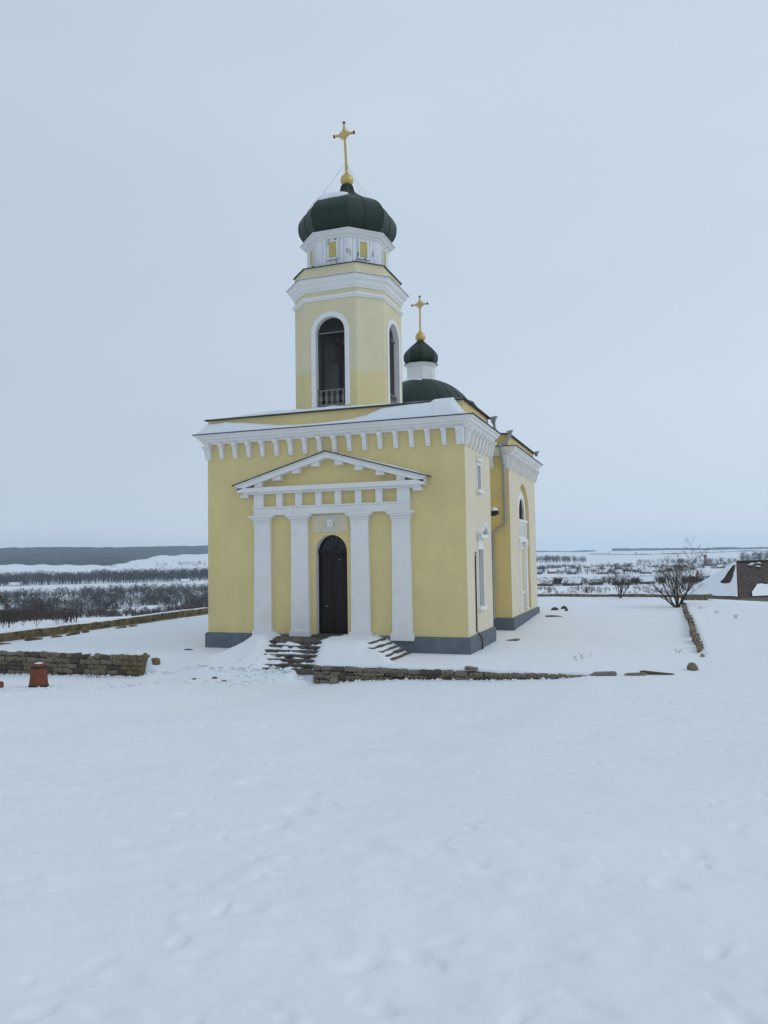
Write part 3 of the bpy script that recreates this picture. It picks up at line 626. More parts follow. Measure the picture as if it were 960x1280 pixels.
MB().molding(TO, [(.01, 13.982), (.065, 13.984), (.068, 13.996), (-.55, 14.13), (-.55, 14.1)]).build('tower_roof_edge', 'metal_edge', tw)
# --- wooden drum, dome, orb and cross
def oct_r(c, r, z=0, n=8, rot=None):
    rot = math.pi/n if rot is None else rot
    return [(c[0]+r*math.cos(rot+2*math.pi*k/n-math.pi/2-2*math.pi/n), c[1]+r*math.sin(rot+2*math.pi*k/n-math.pi/2-2*math.pi/n)) for k in range(n)]
c0 = (0, YT); RD = 1.66; DO = oct_r(c0, RD); DZ0, DZ1 = 13.9, 15.32
mb = MB(); mb.molding(DO, [(-.03, DZ0), (-.03, DZ1)], closed=False); dm = mb.build('drum', 'wood_white', CH)
for i in range(8):
    a = Vector(DO[i]); b = Vector(DO[(i+1) % 8]); d = b-a; Ln = d.length; d = d/Ln; inn = Vector((-d.y, d.x)); np_ = 7
    fr_ = ((a.x, a.y, 0), (d.x, d.y, 0), (0, 0, 1), (inn.x, inn.y, 0))
    for k in range(np_):
        u0 = Ln*k/np_+.006; u1 = Ln*(k+1)/np_-.006; pr = rng.uniform(-.006, .006)
        p = MB(); p.prism([(u0, DZ0), (u1, DZ0), (u1, DZ1), (u0, DZ1)], 'f', pr, .029, fr_); p.build('plank', 'wood_white', dm)
    w = MB(); um = Ln/2; w.prism([(um-.15, 14.46), (um+.15, 14.46), (um+.15, 15.02), (um-.15, 15.02)], 'f', -.030, -.008, fr_); w.build('shutter', 'shutter', dm)
    w = MB()
    for q in (((um-.22, 14.40), (um-.155, 15.08)), ((um+.155, 14.40), (um+.22, 15.08)), ((um-.153, 15.025), (um+.153, 15.08))):
        w.prism([q[0], (q[1][0], q[0][1]), q[1], (q[0][0], q[1][1])], 'f', -.045, -.009, fr_)
    w.prism([(um-.25, 14.34), (um+.25, 14.34), (um+.25, 14.397), (um-.25, 14.397)], 'f', -.07, -.009, fr_); w.build('shutter_frame', 'wood_white', dm)
MB().molding(DO, [(-.2, 15.18), (.03, 15.182), (.05, 15.24), (.12, 15.28), (.20, 15.38), (.26, 15.40), (.262, 15.425), (-.2, 15.50)]).build('drum_cornice', 'white', dm)
def onion(c, prof, n, seams, mname, name, rot, seamw):
    mb = MB(); mb.lathe(prof, c, n, rot); o = mb.build(name, mname, CH)
    if seams:
        sb = MB()
        for k in range(seams):
            a = rot+2*math.pi*k/seams; cs = math.cos(math.pi/n)/math.cos(((a-rot) % (2*math.pi/n))-math.pi/n)
            pts = [(c[0]+(r*cs+.004)*math.cos(a), c[1]+(r*cs+.004)*math.sin(a), z) for r, z in prof]
            sb.tube(pts, seamw, 4)
        sb.build('seam', 'green_seam', o)
    return o
def smooth_prof(P_, n=4):
    out = []; m = len(P_)
    for i in range(m-1):
        p0, p1, p2, p3 = P_[max(i-1, 0)], P_[i], P_[i+1], P_[min(i+2, m-1)]
        for k in range(n):
            t = k/n; out.append(tuple(.5*((2*p1[j])+(-p0[j]+p2[j])*t+(2*p0[j]-5*p1[j]+4*p2[j]-p3[j])*t*t+(-p0[j]+3*p1[j]-3*p2[j]+p3[j])*t**3) for j in (0, 1)))
    out.append(P_[-1]); return out
dprof = smooth_prof([(1.65, 15.44), (1.91, 15.78), (1.985, 16.10), (1.94, 16.40), (1.68, 16.76), (1.32, 17.00), (1.00, 17.16), (.72, 17.33), (.45, 17.54), (.29, 17.74), (.235, 17.97)])
dome = onion(c0, dprof, 8, 16, 'green', 'onion_dome', math.pi/8, .013)
def orb_cross(c, zb, rb, h, name_part, arm, rot, tilt, parent, thick):
    mb = MB(); mb.lathe([(rb*math.cos(t), zb+rb+rb*math.sin(t)) for t in np.linspace(-math.pi/2+.05, math.pi/2-.05, 15)], c, 24); ob = mb.build('orb', 'gold', CH, smooth=True)
    mb = MB(); mb.lathe([(.09, zb+2*rb-.04), (.11, zb+2*rb), (.07, zb+2*rb+.06), (.03, zb+2*rb+.1)], c, 10)
    zt = zb+2*rb+h; zc = zt-h*.235; T = thick
    d = Vector((math.cos(rot), math.sin(rot), 0)); nrm = Vector((-math.sin(rot), math.cos(rot), 0))
    fr_ = ((c[0]+tilt[0], c[1]+tilt[1], 0), tuple(d), (0, 0, 1), tuple(nrm))
    # shaft, leaning very slightly, and arms
    mb.add([Vector((c[0], c[1], zb+2*rb))+d*sx*T+nrm*sy*T for sx, sy in ((-1, -1), (1, -1), (1, 1), (-1, 1))]+[Vector((c[0]+tilt[0], c[1]+tilt[1], zt-.02))+d*sx*T*.85+nrm*sy*T*.85 for sx, sy in ((-1, -1), (1, -1), (1, 1), (-1, 1))], [(0, 1, 2, 3), (4, 5, 6, 7), (0, 1, 5, 4), (1, 2, 6, 5), (2, 3, 7, 6), (3, 0, 4, 7)])
    mb.prism([(-arm, zc-.035), (arm, zc-.035), (arm, zc+.035), (-arm, zc+.035)], 'f', -T*.8, T*.8, fr_)
    star = []
    for k in range(8):
        a = math.pi/4*k; r = arm*.62 if k % 2 == 0 else arm*.33; star.append((r*math.cos(a), zc+r*math.sin(a)*1.05))
    mb.prism(star, 'f', -T*.95, T*.95, fr_); cr_ = mb.build('cross', 'gold', CH)
    ry = MB()
    for k in range(20):
        a = 2*math.pi*(k+.5)/20
        if abs(math.cos(a)) > .93 or abs(math.sin(a)) > .93: continue
        u, z = math.cos(a), math.sin(a); r1 = arm*(.62 if k % 2 else .52)
        ry.prism([(.2*arm*u-.012*z, zc+.2*arm*z+.012*u), (r1*u-.004*z, zc+r1*z+.004*u), (r1*u+.004*z, zc+r1*z-.004*u), (.2*arm*u+.012*z, zc+.2*arm*z-.012*u)], 'f', -.012, .012, fr_)
    ry.build('ray', 'gold', cr_)
    for u0, u1, z0, z1 in ((-arm-.03, -arm+.03, zc-.055, zc+.055), (arm-.03, arm+.03, zc-.055, zc+.055), (-.055, .055, zt-.05, zt+.01)):
        tp = MB(); tp.prism([(u0, z0), (u1, z0), (u1, z1), (u0, z1)], 'f', -T, T, fr_); tp.build('cross_tip', 'dark_gold', cr_)
    return zc, cr_
orb_cross(c0, 17.93, .265, 2.22, 'cross', .44, 0.0, (-.10, 0), dome, .043)
gw = MB()
for k in range(4):
    a = math.pi/4+k*math.pi/2; gw.tube([(-.04, YT, 18.95), (1.35*math.cos(a), YT+1.35*math.sin(a), 17.02)], .005, 4)
gw.build('guy_wire', 'wire', CH)
# --- rear dome, white drum, small onion
rp = [(2.85*math.cos(t), 9.55+2.52*math.sin(t)) for t in np.linspace(0, math.pi/2-.22, 16)]
mb = MB(); mb.lathe([(2.95, 8.5), (2.95, 9.40), (3.02, 9.42), (3.02, 9.52), (2.85, 9.55)], (0, YD), 32); mb.build('rear_dome_base', 'yellow', CH)
rd = onion((0, YD), rp, 48, 24, 'green', 'rear_dome', math.pi/24, .014)
D2 = oct_r((0, YD), .74)
MB().molding(D2, [(.06, 11.85), (.06, 11.98), (.0, 12.0), (0, 12.72), (-.2, 12.72)], closed=False).build('small_drum', 'white', CH)
MB().molding(D2, [(-.1, 12.70), (.03, 12.702), (.06, 12.78), (.14, 12.84), (.14, 12.86), (-.1, 12.92)]).build('small_drum_cornice', 'white', CH)
MB().molding(D2, [(.10, 12.863), (.175, 12.865), (.175, 12.88), (-.1, 12.95)]).build('small_drum_edge', 'metal_edge', CH)
sprof = smooth_prof([(.76, 12.9), (.88, 13.08), (.90, 13.3), (.84, 13.5), (.62, 13.75), (.36, 13.98), (.18, 14.14), (.14, 14.2)])
onion((0, YD), sprof, 8, 16, 'green', 'small_onion_dome', math.pi/8, .008)
orb_cross((0, YD), 14.1, .27, 1.95, 'cross', .43, 0.0, (0, 0), rd, .04)
# --- rainwater pipes, conduit, floodlight
def part_tube(name, pts, r, m, n=8, parent=CH):
    mb = MB(); mb.tube(pts, r, n); return mb.build(name, m, parent, smooth=True)
dp = part_tube('downpipe', [(5.30, 8.14, 8.28), (5.29, 8.14, 8.02), (4.93, 8.02, 7.82), (4.92, 7.98, 7.60), (4.96, 8.10, 7.2), (5.0, 8.24, 6.75), (5.0, 8.27, 4.22), (4.42, 8.27, 3.88), (4.40, 8.27, 0.1), (4.40, 8.15, -.05)], .062, 'zinc')
for z in (6.3, 5.4, 4.6): 
    mb = MB(); mb.lathe([(.075, z), (.075, z+.05)], (5.0, 8.27), 10); mb.build('pipe_clip', 'zinc', dp)
def hopper(x, y, z):
    mb = MB(); pts0 = [(x-.06, y-.06, z-.20), (x+.06, y-.06, z-.20), (x+.06, y+.06, z-.20), (x-.06, y+.06, z-.20)]; pts1 = [(x-.11, y-.11, z), (x+.11, y-.11, z), (x+.11, y+.11, z), (x-.11, y+.11, z)]; 
    pts2 = [(x-.12, y-.12, z+.03), (x+.16, y-.12, z+.08), (x+.16, y+.12, z+.08), (x-.12, y+.12, z+.03)]
    mb.add(pts0+pts1+pts2, [(0, 1, 2, 3)]+[(i, (i+1) % 4, 4+(i+1) % 4, 4+i) for i in range(4)]+[(4+i, 4+(i+1) % 4, 8+(i+1) % 4, 8+i) for i in range(4)]); return mb.build('rain_hopper', 'zinc', CH)
hopper(5.32, 8.2, 8.36); hopper(5.42, L1-.12, 8.30); hopper(5.36, YE2-.1, 8.36)
part_tube('downpipe', [(5.44, L1-.12, 8.12), (5.48, L1-.1, 7.82), (5.60, L1+.05, 7.70)], .06, 'zinc')
part_tube('conduit', [(W+.03, 1.28, 2.95), (W+.03, 1.20, 2.65), (W+.03, 1.18, .12), (W+.12, 1.35, -.06), (W+.14, 1.52, -.2), (W+.14, 1.55, -.8)], .026, 'rust', 6)
part_tube('pipe', [(W+.035, 1.235, 2.9), (W+.035, 1.235, .5)], .014, 'white', 6)
mb = MB(); mb.box(5.16, 5.34, L1+.02, L1+.30, 4.40, 4.44); mb.box(5.20, 5.46, L1+.10, L1+.36, 4.443, 4.60); fo = mb.build('floodlight', 'wood_dark', CH)
mb = MB(); mb.lathe([(.14, 4.602), (.13, 4.68), (.06, 4.74)], (5.30, L1+.22), 10); mb.build('snow_cap', 'snow', fo, smooth=True)

# --- snow lying on the church
PX = np.array([(-5.62, 7.73), (-5.45, 7.86), (-5.30, 8.06), (-5.18, 8.17), (-4.29, 8.21), (-3.69, 8.15), (-2.7, 8.02), (-2.06, 7.93), (-1.05, 7.87), (.19, 7.89), (1.04, 7.95), (1.56, 8.04), (2.16, 8.24), (2.61, 8.28), (3.24, 8.30), (3.99, 8.31), (4.18, 8.41), (4.85, 8.42), (4.97, 8.28), (5.2, 7.90), (5.40, 7.78), (5.55, 7.745)])
rows = []
for x in np.linspace(-5.62, 5.58, 150):
    zt = float(np.interp(x, PX[:, 0], PX[:, 1]))+0.012*fbm(np.array([x*3]), np.array([0.3]), 3, 31)[0]
    e = 7.735; hh = max(zt-e, .004); yb = -.43+.015*fbm(np.array([x*4]), np.array([7.]), 2, 33)[0]
    rows.append([(x, yb, e-.002), (x, yb+.004, e+min(hh*.35, .05)), (x, yb+.09, e+hh*.48), (x, yb+.22, e+hh*.80), (x, yb+.34, e+hh*.97), (x, .017, zt), (x, .10, zt+.012 if zt > 8.34 else zt-.02)])
drift_strip('snow_drift', rows, 'wind-packed snow drift along the front cornice, heaped higher towards one end', 'snow')
rows = []
for x in np.linspace(-5.05, 5.05, 70):
    hh = float(np.interp(x, [-5.1, -4, -2.5, 0, 1.6, 2.4, 5.1], [.02, .05, .13, .12, .06, .025, .02]))*(1+.4*fbm(np.array([x*2]), np.array([2.]), 3, 35)[0])
    rows.append([(x, .02, 8.372), (x, .05, 8.372+hh*.55), (x, .2, 8.40+hh), (x, .6, 8.47+hh*1.2), (x, 2.2, 8.66), (x, 4.1, 8.40)])
drift_strip('snow_sheet', rows, 'snow sheet on the low roof round the foot of the bell tower', 'snow')
rows = []
for y in np.linspace(YB2+.1, YE2-.1, 40):
    rows.append([(-5.1, y, 8.39), (-4.4, y, 8.52), (0, y, 8.80), (4.4, y, 8.52+.04*math.sin(y*2)), (5.05, y, 8.38)])
drift_strip('snow_sheet', rows, 'snow sheet on the rear block roof beneath the round dome', 'snow')
def dome_patch(name, c, prof, a0, a1, zfun0, zfun1, n, lift, label):
    pr = sorted(prof, key=lambda q: q[1]); rs = np.array([q[0] for q in pr]); zs_ = np.array([q[1] for q in pr]); rows = []
    for i in range(31):
        a = a0+(a1-a0)*i/30; t = i/30; z0, z1 = zfun0(t), zfun1(t); row = []
        for k in range(7):
            z = z0+(z1-z0)*k/6; r = float(np.interp(z, zs_, rs)); rot = math.pi/n
            cs = math.cos(math.pi/n)/math.cos(((a-rot) % (2*math.pi/n))-math.pi/n)
            l_ = lift*math.sin(math.pi*k/6)**.6*math.sin(math.pi*t)**.5 if 0 < k < 6 and 0 < i < 30 else -.01
            row.append((c[0]+(r*cs+l_*.4)*math.cos(a), c[1]+(r*cs+l_*.4)*math.sin(a), z+l_))
        rows.append(row)
    drift_strip(name, rows, label, 'snow')
dome_patch('snow_patch', c0, dprof, R(-162), R(-64), lambda t: 16.62+.42*min(t, .6)+.25*max(0, t-.6)+.03*math.sin(t*13), lambda t: 17.30, 8, .17, 'white snow patch on the windward shoulder of the large onion dome')
dome_patch('snow_patch', (0, YD), rp, R(-190), R(-70), lambda t: 11.72-.10*math.sin(t*7)+.12*t, lambda t: 11.98, 48, .06, 'white snow patch on the round dome below the small drum')
rows = []
for i, y in enumerate(np.linspace(-1.9, .8, 40)):   # cornice snow on the visible side and tower ledges
    pass
MBs = MB(); MBs.molding(TO, [(.30, 13.482), (.28, 13.51), (.02, 13.55)], closed=False); o = MBs.build('snow_ledge', 'snow', smooth=False); tag(o, 'thin snow line on the bell tower cornice below the wooden drum', 'snow', kind='stuff')

# ------------------------------------------------------------------ stone steps
ST = empty('stone_steps', (0, -1.5, -1.2), 'worn three-sided stone steps before the church door, half buried in snow', 'steps')
def jag(a, b, n, amp): return [a+(b-a)*k/n+(rng.uniform(-amp, amp) if 0 < k < n else 0) for k in range(n+1)]
mb = MB(); mb.box(-2.26, 2.26, -1.79, -.215, -1.2, -.062); mb.build('landing', 'step', ST)
mb = MB(); mb.box(-.555, .695, -.36, .22, -.3, .012); mb.build('threshold', 'step', ST)
for k in range(1, 7):
    X = 2.27+.215*k; Yf = -1.8-.27*k; zt = -.06-.12*k; zb = zt-.30
    for a, b in zip(jag(-X, X, 5, .25)[:-1], jag(-X, X, 5, .25)[1:]): pass
    xs_ = jag(-X, X, 5, .22)
    for a, b in zip(xs_[:-1], xs_[1:]):
        m = MB(); e = rng.uniform(-.02, .02); dz = rng.uniform(-.012, .012)
        m.prism([(Yf+e+.02, zt-.118), (Yf+e, zt-.09), (Yf+e, zt-.02+dz), (Yf+e+.02, zt+dz), (Yf+.34, zt+dz), (Yf+.34, zb)], 'x', a+.008, b-.008); m.build('step', 'step', ST)
    for s in (-1, 1):
        ys_ = jag(Yf+.345, -.22, 2, .2)
        for a, b in zip(ys_[:-1], ys_[1:]):
            m = MB(); e = rng.uniform(-.015, .015); dz = rng.uniform(-.012, .012)
            pr = [(s*(X-.30), zb), (s*(X+e-.02), zb), (s*(X+e), zt-.06), (s*(X+e), zt-.02+dz), (s*(X+e-.02), zt+dz), (s*(X-.30), zt+dz)]
            m.prism(pr if s > 0 else pr[::-1], 'y', a+.006, b-.006); m.build('step', 'step', ST)

# ------------------------------------------------------------------ rubble walls
def stone_mesh(seed):
    r = random.Random(seed); q = .5; c = .15
    vs = []; idx = {}
    for sx in (-1, 1):
        for sy in (-1, 1):
            for sz in (-1, 1):
                for ax in range(3):
                    p = [sx*q, sy*q, sz*q]
                    for j in range(3):
                        if j != ax: p[j] -= (sx, sy, sz)[j]*c*r.uniform(.5, 1.6)
                    idx[(sx, sy, sz, ax)] = len(vs); vs.append([p[0]+r.uniform(-.06, .06), p[1]+r.uniform(-.05, .05), p[2]+r.uniform(-.07, .07)])
    fs = []
    for ax in range(3):
        for s in (-1, 1):
            o1, o2 = [j for j in range(3) if j != ax]; ring = []
            for a, b in ((-1, -1), (1, -1), (1, 1), (-1, 1)):
                k = [0, 0, 0]; k[ax] = s; k[o1] = a; k[o2] = b; ring.append(idx[(*k, ax)])
            fs.append(tuple(ring))
    for s1 in (-1, 1):
        for s2 in (-1, 1):
            for ax in range(3):      # edge along ax
                o1, o2 = [j for j in range(3) if j != ax]; quad = []
                for t, face in ((-1, o1), (1, o1), (1, o2), (-1, o2)):
                    k = [0, 0, 0]; k[ax] = t; k[o1] = s1; k[o2] = s2; quad.append(idx[(*k, face)])
                fs.append(tuple(quad))
    for sx in (-1, 1):
        for sy in (-1, 1):
            for sz in (-1, 1): fs.append((idx[(sx, sy, sz, 0)], idx[(sx, sy, sz, 1)], idx[(sx, sy, sz, 2)]))
    me = bpy.data.meshes.new('stone'); me.from_pydata([tuple(v) for v in vs], [], fs); me.update(); return me
STM = []
for k in range(9):
    for mn in ('stone', 'stone2', 'stone3'):
        me = stone_mesh(k*7+1); me.materials.append(M[mn]); STM.append(me)
OCH = []
for k in range(6):
    me = stone_mesh(k*5+90); me.materials.append(M['ochre_stone']); OCH.append(me)
def rubble_wall(name, loc, label, x0, x1, yf, yb, zbot, ztop, lmin, lmax, hmin, hmax, ochre=None):
    root = empty(name, loc, label, 'stone wall'); mb = MB(); n = 0
    xs_ = np.arange(x0+.05, x1-.02, .25)
    for a, b in zip(xs_[:-1], xs_[1:]): mb.box(a, b, yf+.05, yb-.03, min(zbot(a), zbot(b))-.4, min(ztop(a), ztop(b))-.06)
    mb.build('core', 'mortar', root)
    z = min(zbot(x0), zbot(x1), zbot((x0+x1)/2))-.10
    zmax = max(ztop(t) for t in np.linspace(x0, x1, 40))
    while z < zmax:
        h = rng.uniform(hmin, hmax); x = x0+rng.uniform(-.02, .05)
        while x < x1-.08:
            l = min(rng.uniform(lmin, lmax), x1-x); xm_ = x+l/2
            if x1-(x+l) < .1: l = x1-x; xm_ = x+l/2
            if z+h > zbot(xm_)-.02 and z+max(h*.5, .06) < ztop(xm_):
                hh = min(h, ztop(xm_)-z+.02); dep = rng.uniform(.20, .30)
                pool = OCH if ochre and ochre(xm_) else STM
                o = link('stone', rng.choice(pool), root, (xm_, yf+dep/2-rng.uniform(0, .035), z+hh/2))
                o.scale = (l*rng.uniform(.90, 1.04), dep, hh*rng.uniform(.84, 1.10)); o.location.z += rng.uniform(-.022, .022); o.rotation_euler = (rng.uniform(-.08, .08), rng.uniform(-.09, .09), rng.uniform(-.10, .10)); n += 1
            x += l
        z += h
    return root, n
bumps = lambda x: -.50+.05*math.floor(2.2*vnoise(np.array([x*1.6]), np.array([3.1]), 41)[0])*1.0+.03*math.sin(x*5)
zl_top = lambda x: bumps(x)-.03+(.06 if x > -6.3 else 0)
zl_bot = lambda x: float(np.interp(x, ZW[:, 0], ZW[:, 1]))-.02
rl, n1 = rubble_wall('stone_wall', (-9.5, -3.35, -1.5), 'low brown rubble wall with a broken snowy top behind the wooden bin', -14.6, -5.62, -3.52, -3.10, zl_bot, zl_top, .18, .52, .10, .19, ochre=lambda x: x > -6.35)
for k in range(5):     # its open end
    o = link('stone', rng.choice(OCH), rl, (-5.70, -3.28, -1.2+k*.155)); o.scale = (.22, .42, .15)
zr_top = lambda x: -.575+.028*math.floor(2.5*vnoise(np.array([x*1.3]), np.array([8.1]), 43)[0])-.02+.0*x-(.05 if 8.05 < x < 8.45 else 0)
rr_, n2 = rubble_wall('stone_wall', (5, -3.35, -1.4), 'long low brown rubble wall in front of the church steps, sinking into the snow', .88, 9.6, -3.52, -3.10, zl_bot, zr_top, .18, .50, .10, .18)
# snow lying on the two walls
def wall_cap(x0, x1, top, label, n):
    rows = []
    for x in np.linspace(x0, x1, n):
        zt = top(x); nn = .03*fbm(np.array([x*2.4]), np.array([1.7]), 3, 51)[0]
        rows.append([(x, -3.44-nn, zt-.05), (x, -3.42-nn, zt+.03), (x, -3.33, zt+.065+nn), (x, -3.2, zt+.06), (x, -3.02, zt-.06)])
    drift_strip('snow_cap', rows, label, 'snow')
sm = lambda f: (lambda x: sum(f(x+d) for d in (-.2, -.1, 0, .1, .2))/5-.02)
wall_cap(-14.6, -5.7, sm(zl_top), 'snow capping the low rubble wall behind the wooden bin', 120)
wall_cap(1.0, 9.7, sm(zr_top), 'snow capping the long low wall in front of the church', 130)
# distant parapets of the yard: stones too small to pick apart
def parapet(name, loc, p0, p1, label, zb_, zt_, th, mname, lens, cat='stone wall', courses=3):
    root = empty(name, loc, label, cat); a = Vector(p0); b = Vector(p1); L = (b-a).length; d = (b-a)/L; nn = Vector((-d.y, d.x)); mb = MB(); core = MB()
    for c_ in range(courses):
        u = 0
        while u < L:
            l = rng.uniform(*lens); um = u+l/2; p = a+d*um; lo = zb_(um)-.25; hi = zt_(um)+rng.uniform(-.014, .014)
            z0 = lo+(hi-lo)*c_/courses; z1 = lo+(hi-lo)*(c_+1)/courses; pr = rng.uniform(0, .025)
            q = [p+d*sx*(l/2-.012)+nn*sy*(th/2+pr) for sx, sy in ((-1, -1), (1, -1), (1, 1), (-1, 1))]
            mb.add([(v.x, v.y, z0+.008) for v in q]+[(v.x, v.y, z1-.008) for v in q], [(4, 5, 6, 7), (0, 1, 5, 4), (1, 2, 6, 5), (2, 3, 7, 6), (3, 0, 4, 7)])
            u += l
    o = mb.build('stonework', mname, root); o['kind'] = 'stuff'
    for k in range(int(L/1.0)):
        um = k+.5; p = a+d*um; q = [p+d*sx*.49+nn*sy*(th/2-.03) for sx, sy in ((-1, -1), (1, -1), (1, 1), (-1, 1))]; lo = zb_(um)-.3; hi = zt_(um)-.06
        core.add([(v.x, v.y, lo) for v in q]+[(v.x, v.y, hi) for v in q], [(4, 5, 6, 7), (0, 1, 5, 4), (1, 2, 6, 5), (2, 3, 7, 6), (3, 0, 4, 7)])
    core.build('core', 'mortar', root); rows = []
    for u in np.linspace(0, L, int(L*3)):
        p = a+d*u; hi = zt_(u); hh = max(0, .03+.05*fbm(np.array([u*.7]), np.array([p0[0]]), 3, 61)[0])
        rows.append([(p+nn*t*th/2).to_tuple()+(hi+hz*hh-.01+(0 if abs(t) < .9 else -.02),) for t, hz in ((-1.0, .2), (-.8, .9), (0, 1.3), (.8, 1), (1.02, 0))])
    drift_strip('snow_cap', rows, 'snow capping the '+label.split(',')[0], 'snow'); return root
parapet('parapet_wall', (-15.4, 14, -.6), (-15.4, -3.0), (-15.4, 32), 'long ochre stone parapet running back beside the church, above the valley', lambda u: -.62, lambda u: -.20+.02*math.sin(u*.5), .45, 'ochre_stone', (.25, .55))
parapet('parapet_wall', (-1, 32, -.6), (-15.4, 32), (14.5, 31.2), 'low dark parapet behind the church, closing the yard below the bare shrubs', lambda u: -.45, lambda u: -.10+.02*math.sin(u*1.3), .45, 'stone', (.3, .6), courses=2)
def edge_wall():
    root = empty('edge_wall', (12.74, 10, -.6), 'line of dark wall stones sticking out of the snow below the bare tree', 'stone wall')
    y = 0.2
    while y < 22:
        l = rng.uniform(.3, .7); x = 12.72+.04*math.sin(y*.7)
        zt = max(H(x+.35, y), H(x-.35, y))+rng.uniform(-.07, .015); hh = rng.uniform(.30, .45)
        if rng.random() < .92:
            o = link('stone', rng.choice(STM), root, (x, y+l/2, zt-hh/2)); o.scale = (rng.uniform(.18, .26), l, hh); o.rotation_euler = (rng.uniform(-.1, .1), rng.uniform(-.15, .15), rng.uniform(-.2, .2))
        y += l*rng.uniform(.95, 1.2)
edge_wall()

# ------------------------------------------------------------------ loose stones, bin, weeds
def boulder_mesh(seed, mn):
    r = random.Random(seed); mb = MB(); n = 9; rings = [(.30, -.5), (.48, -.28), (.52, 0.0), (.42, .28), (.22, .46)]
    vs = []; ph = [r.uniform(0, 6.28) for _ in range(3)]
    for i, (q, z) in enumerate(rings):
        for k in range(n):
            a = 2*math.pi*k/n; w = 1+.16*math.sin(2*a+ph[0])+.10*math.sin(3*a+ph[1])+r.uniform(-.07, .07); vs.append((q*w*math.cos(a), q*w*math.sin(a), z+r.uniform(-.05, .05)))
    vs.append((r.uniform(-.06, .06), r.uniform(-.06, .06), .53)); fs = [(i*n+k, i*n+(k+1) % n, (i+1)*n+(k+1) % n, (i+1)*n+k) for i in range(4) for k in range(n)]+[(4*n+k, 4*n+(k+1) % n, 5*n) for k in range(n)]
    me = bpy.data.meshes.new('rock'); me.from_pydata(vs, [], fs); me.update(); me.materials.append(M[mn]); return me
BLD = [boulder_mesh(k, ('stone', 'stone2', 'stone3')[k % 3]) for k in range(9)]
def rock(x, y, sx, sy, sz, label, sink=.35, name='rock', group=None, pool=None, rz=None):
    mm = rng.choice(pool or BLD); o = link(name, mm, None, (x, y, H(x, y)+sz*(.5-sink))); o.scale = (sx, sy, sz); o.rotation_euler = (rng.uniform(-.15, .15), rng.uniform(-.15, .15), rz if rz is not None else rng.uniform(0, 3))
    return tag(o, label, 'rock', group)
rock(12.3, -1.95, .42, .34, .28, 'brown boulder alone in the snow at the corner of the yard', .30)
rock(-5.28, -3.2, .26, .24, .26, 'squared ochre stone lying at the end of the rubble wall', .38, pool=OCH)
rock(1.75, -3.75, .30, .26, .30, 'snow-dusted small boulder leaning on the corner of the front wall', .35)
g_row = 'kerb stones in a row beside the parapet'
for y, l in ((-1.2, 1.3), (.6, .9), (2.0, .55), (3.0, .8), (3.9, .35), (-2.7, 1.0), (6.4, .7), (7.4, .5)):
    rock(-14.45+.03*math.sin(y*3), y, .22, l, .20, 'dark kerb stone breaking through the snow alongside the ochre parapet', .62, 'kerb_stone', g_row, rz=0, pool=STM)
for x, y, a, b in ((9.9, -3.35, .7, .3), (10.75, -3.3, .6, .25), (11.3, -3.0, .9, .2)):
    rock(x, y, a, b, .16, 'flat dark stone at snow level beyond the end of the front wall', .55, 'wall_stone', 'buried stones continuing the front wall', rz=0, pool=STM)
for x, y, s in ((5.9, 17.6, .42), (6.3, 18.6, .34), (6.6, 17.1, .26)):
    rock(x, y, s, s*.6, .26, 'dark fallen stone in the snow by the rear corner of the church', .35, 'rubble_stone', 'fallen stones by the rear corner')
rock(5.9, 4.5, .7, .12, .10, 'dark board-like stone flush with the snow beside the church', .3, rz=.2)
rock(6.3, 13.8, .8, .2, .12, 'thin dark slab in the snow beside the rear block', .3, rz=.2)
rock(-5.4, -1.0, .40, .16, .10, 'small dark stone in the snow before the blank corner of the facade', .55, rz=.1)
for x, y in ((-2.2, -4.3), (-1.7, -4.6), (-2.6, -4.9)):
    rock(x, y, .26, .15, .10, 'flat brown stone bared on the trodden path to the steps', .62, 'path_stone', 'bared stones on the path')
def crumbs(name, n, area, smin, smax, m, label):
    vs, fs, k0 = [], [], 0; base = np.array([(1, 0, 0), (.3, .95, 0), (-.8, .6, 0), (-.8, -.6, 0), (.3, -.95, 0), (.1, 0, .8), (0, 0, -.6)]); tri = np.array([(0, 1, 5), (1, 2, 5), (2, 3, 5), (3, 4, 5), (4, 0, 5), (1, 0, 6), (2, 1, 6), (3, 2, 6), (4, 3, 6), (0, 4, 6)])
    P_ = np.array([area() for _ in range(n)]); zz = track_dips(P_[:, 0].copy(), P_[:, 1].copy(), height(P_[:, 0], P_[:, 1]))
    for (x, y), z in zip(P_, zz):
        s_ = rng.uniform(smin, smax); a = rng.uniform(0, 6.28); b = base*np.array([s_, s_*rng.uniform(.5, 1), s_*rng.uniform(.4, .9)])*nrng.uniform(.75, 1.25, (7, 1))
        vs.append(np.stack([x+b[:, 0]*math.cos(a)-b[:, 1]*math.sin(a), y+b[:, 0]*math.sin(a)+b[:, 1]*math.cos(a), z+b[:, 2]+s_*.1], -1)); fs.append(tri+k0); k0 += 7
    o = np_mesh(name, np.concatenate(vs), np.concatenate(fs), m); return tag(o, label, 'snow' if m == 'snow' else 'grit', kind='stuff')
def path_area():
    t = rng.random(); P0 = [(-.6, -3.5), (-1.8, -5.0), (-4.2, -7.0), (-7.2, -9.0)]; k = min(int(t*3), 2); f_ = t*3-k
    return (P0[k][0]+(P0[k+1][0]-P0[k][0])*f_+rng.gauss(0, .5), P0[k][1]+(P0[k+1][1]-P0[k][1])*f_+rng.gauss(0, .5))
crumbs('snow_clods', 420, path_area, .015, .065, 'snow', 'loose snow clods along the trodden path to the steps')
crumbs('path_grit', 70, path_area, .010, .030, 'stone', 'scattered grit on the trodden path to the steps')
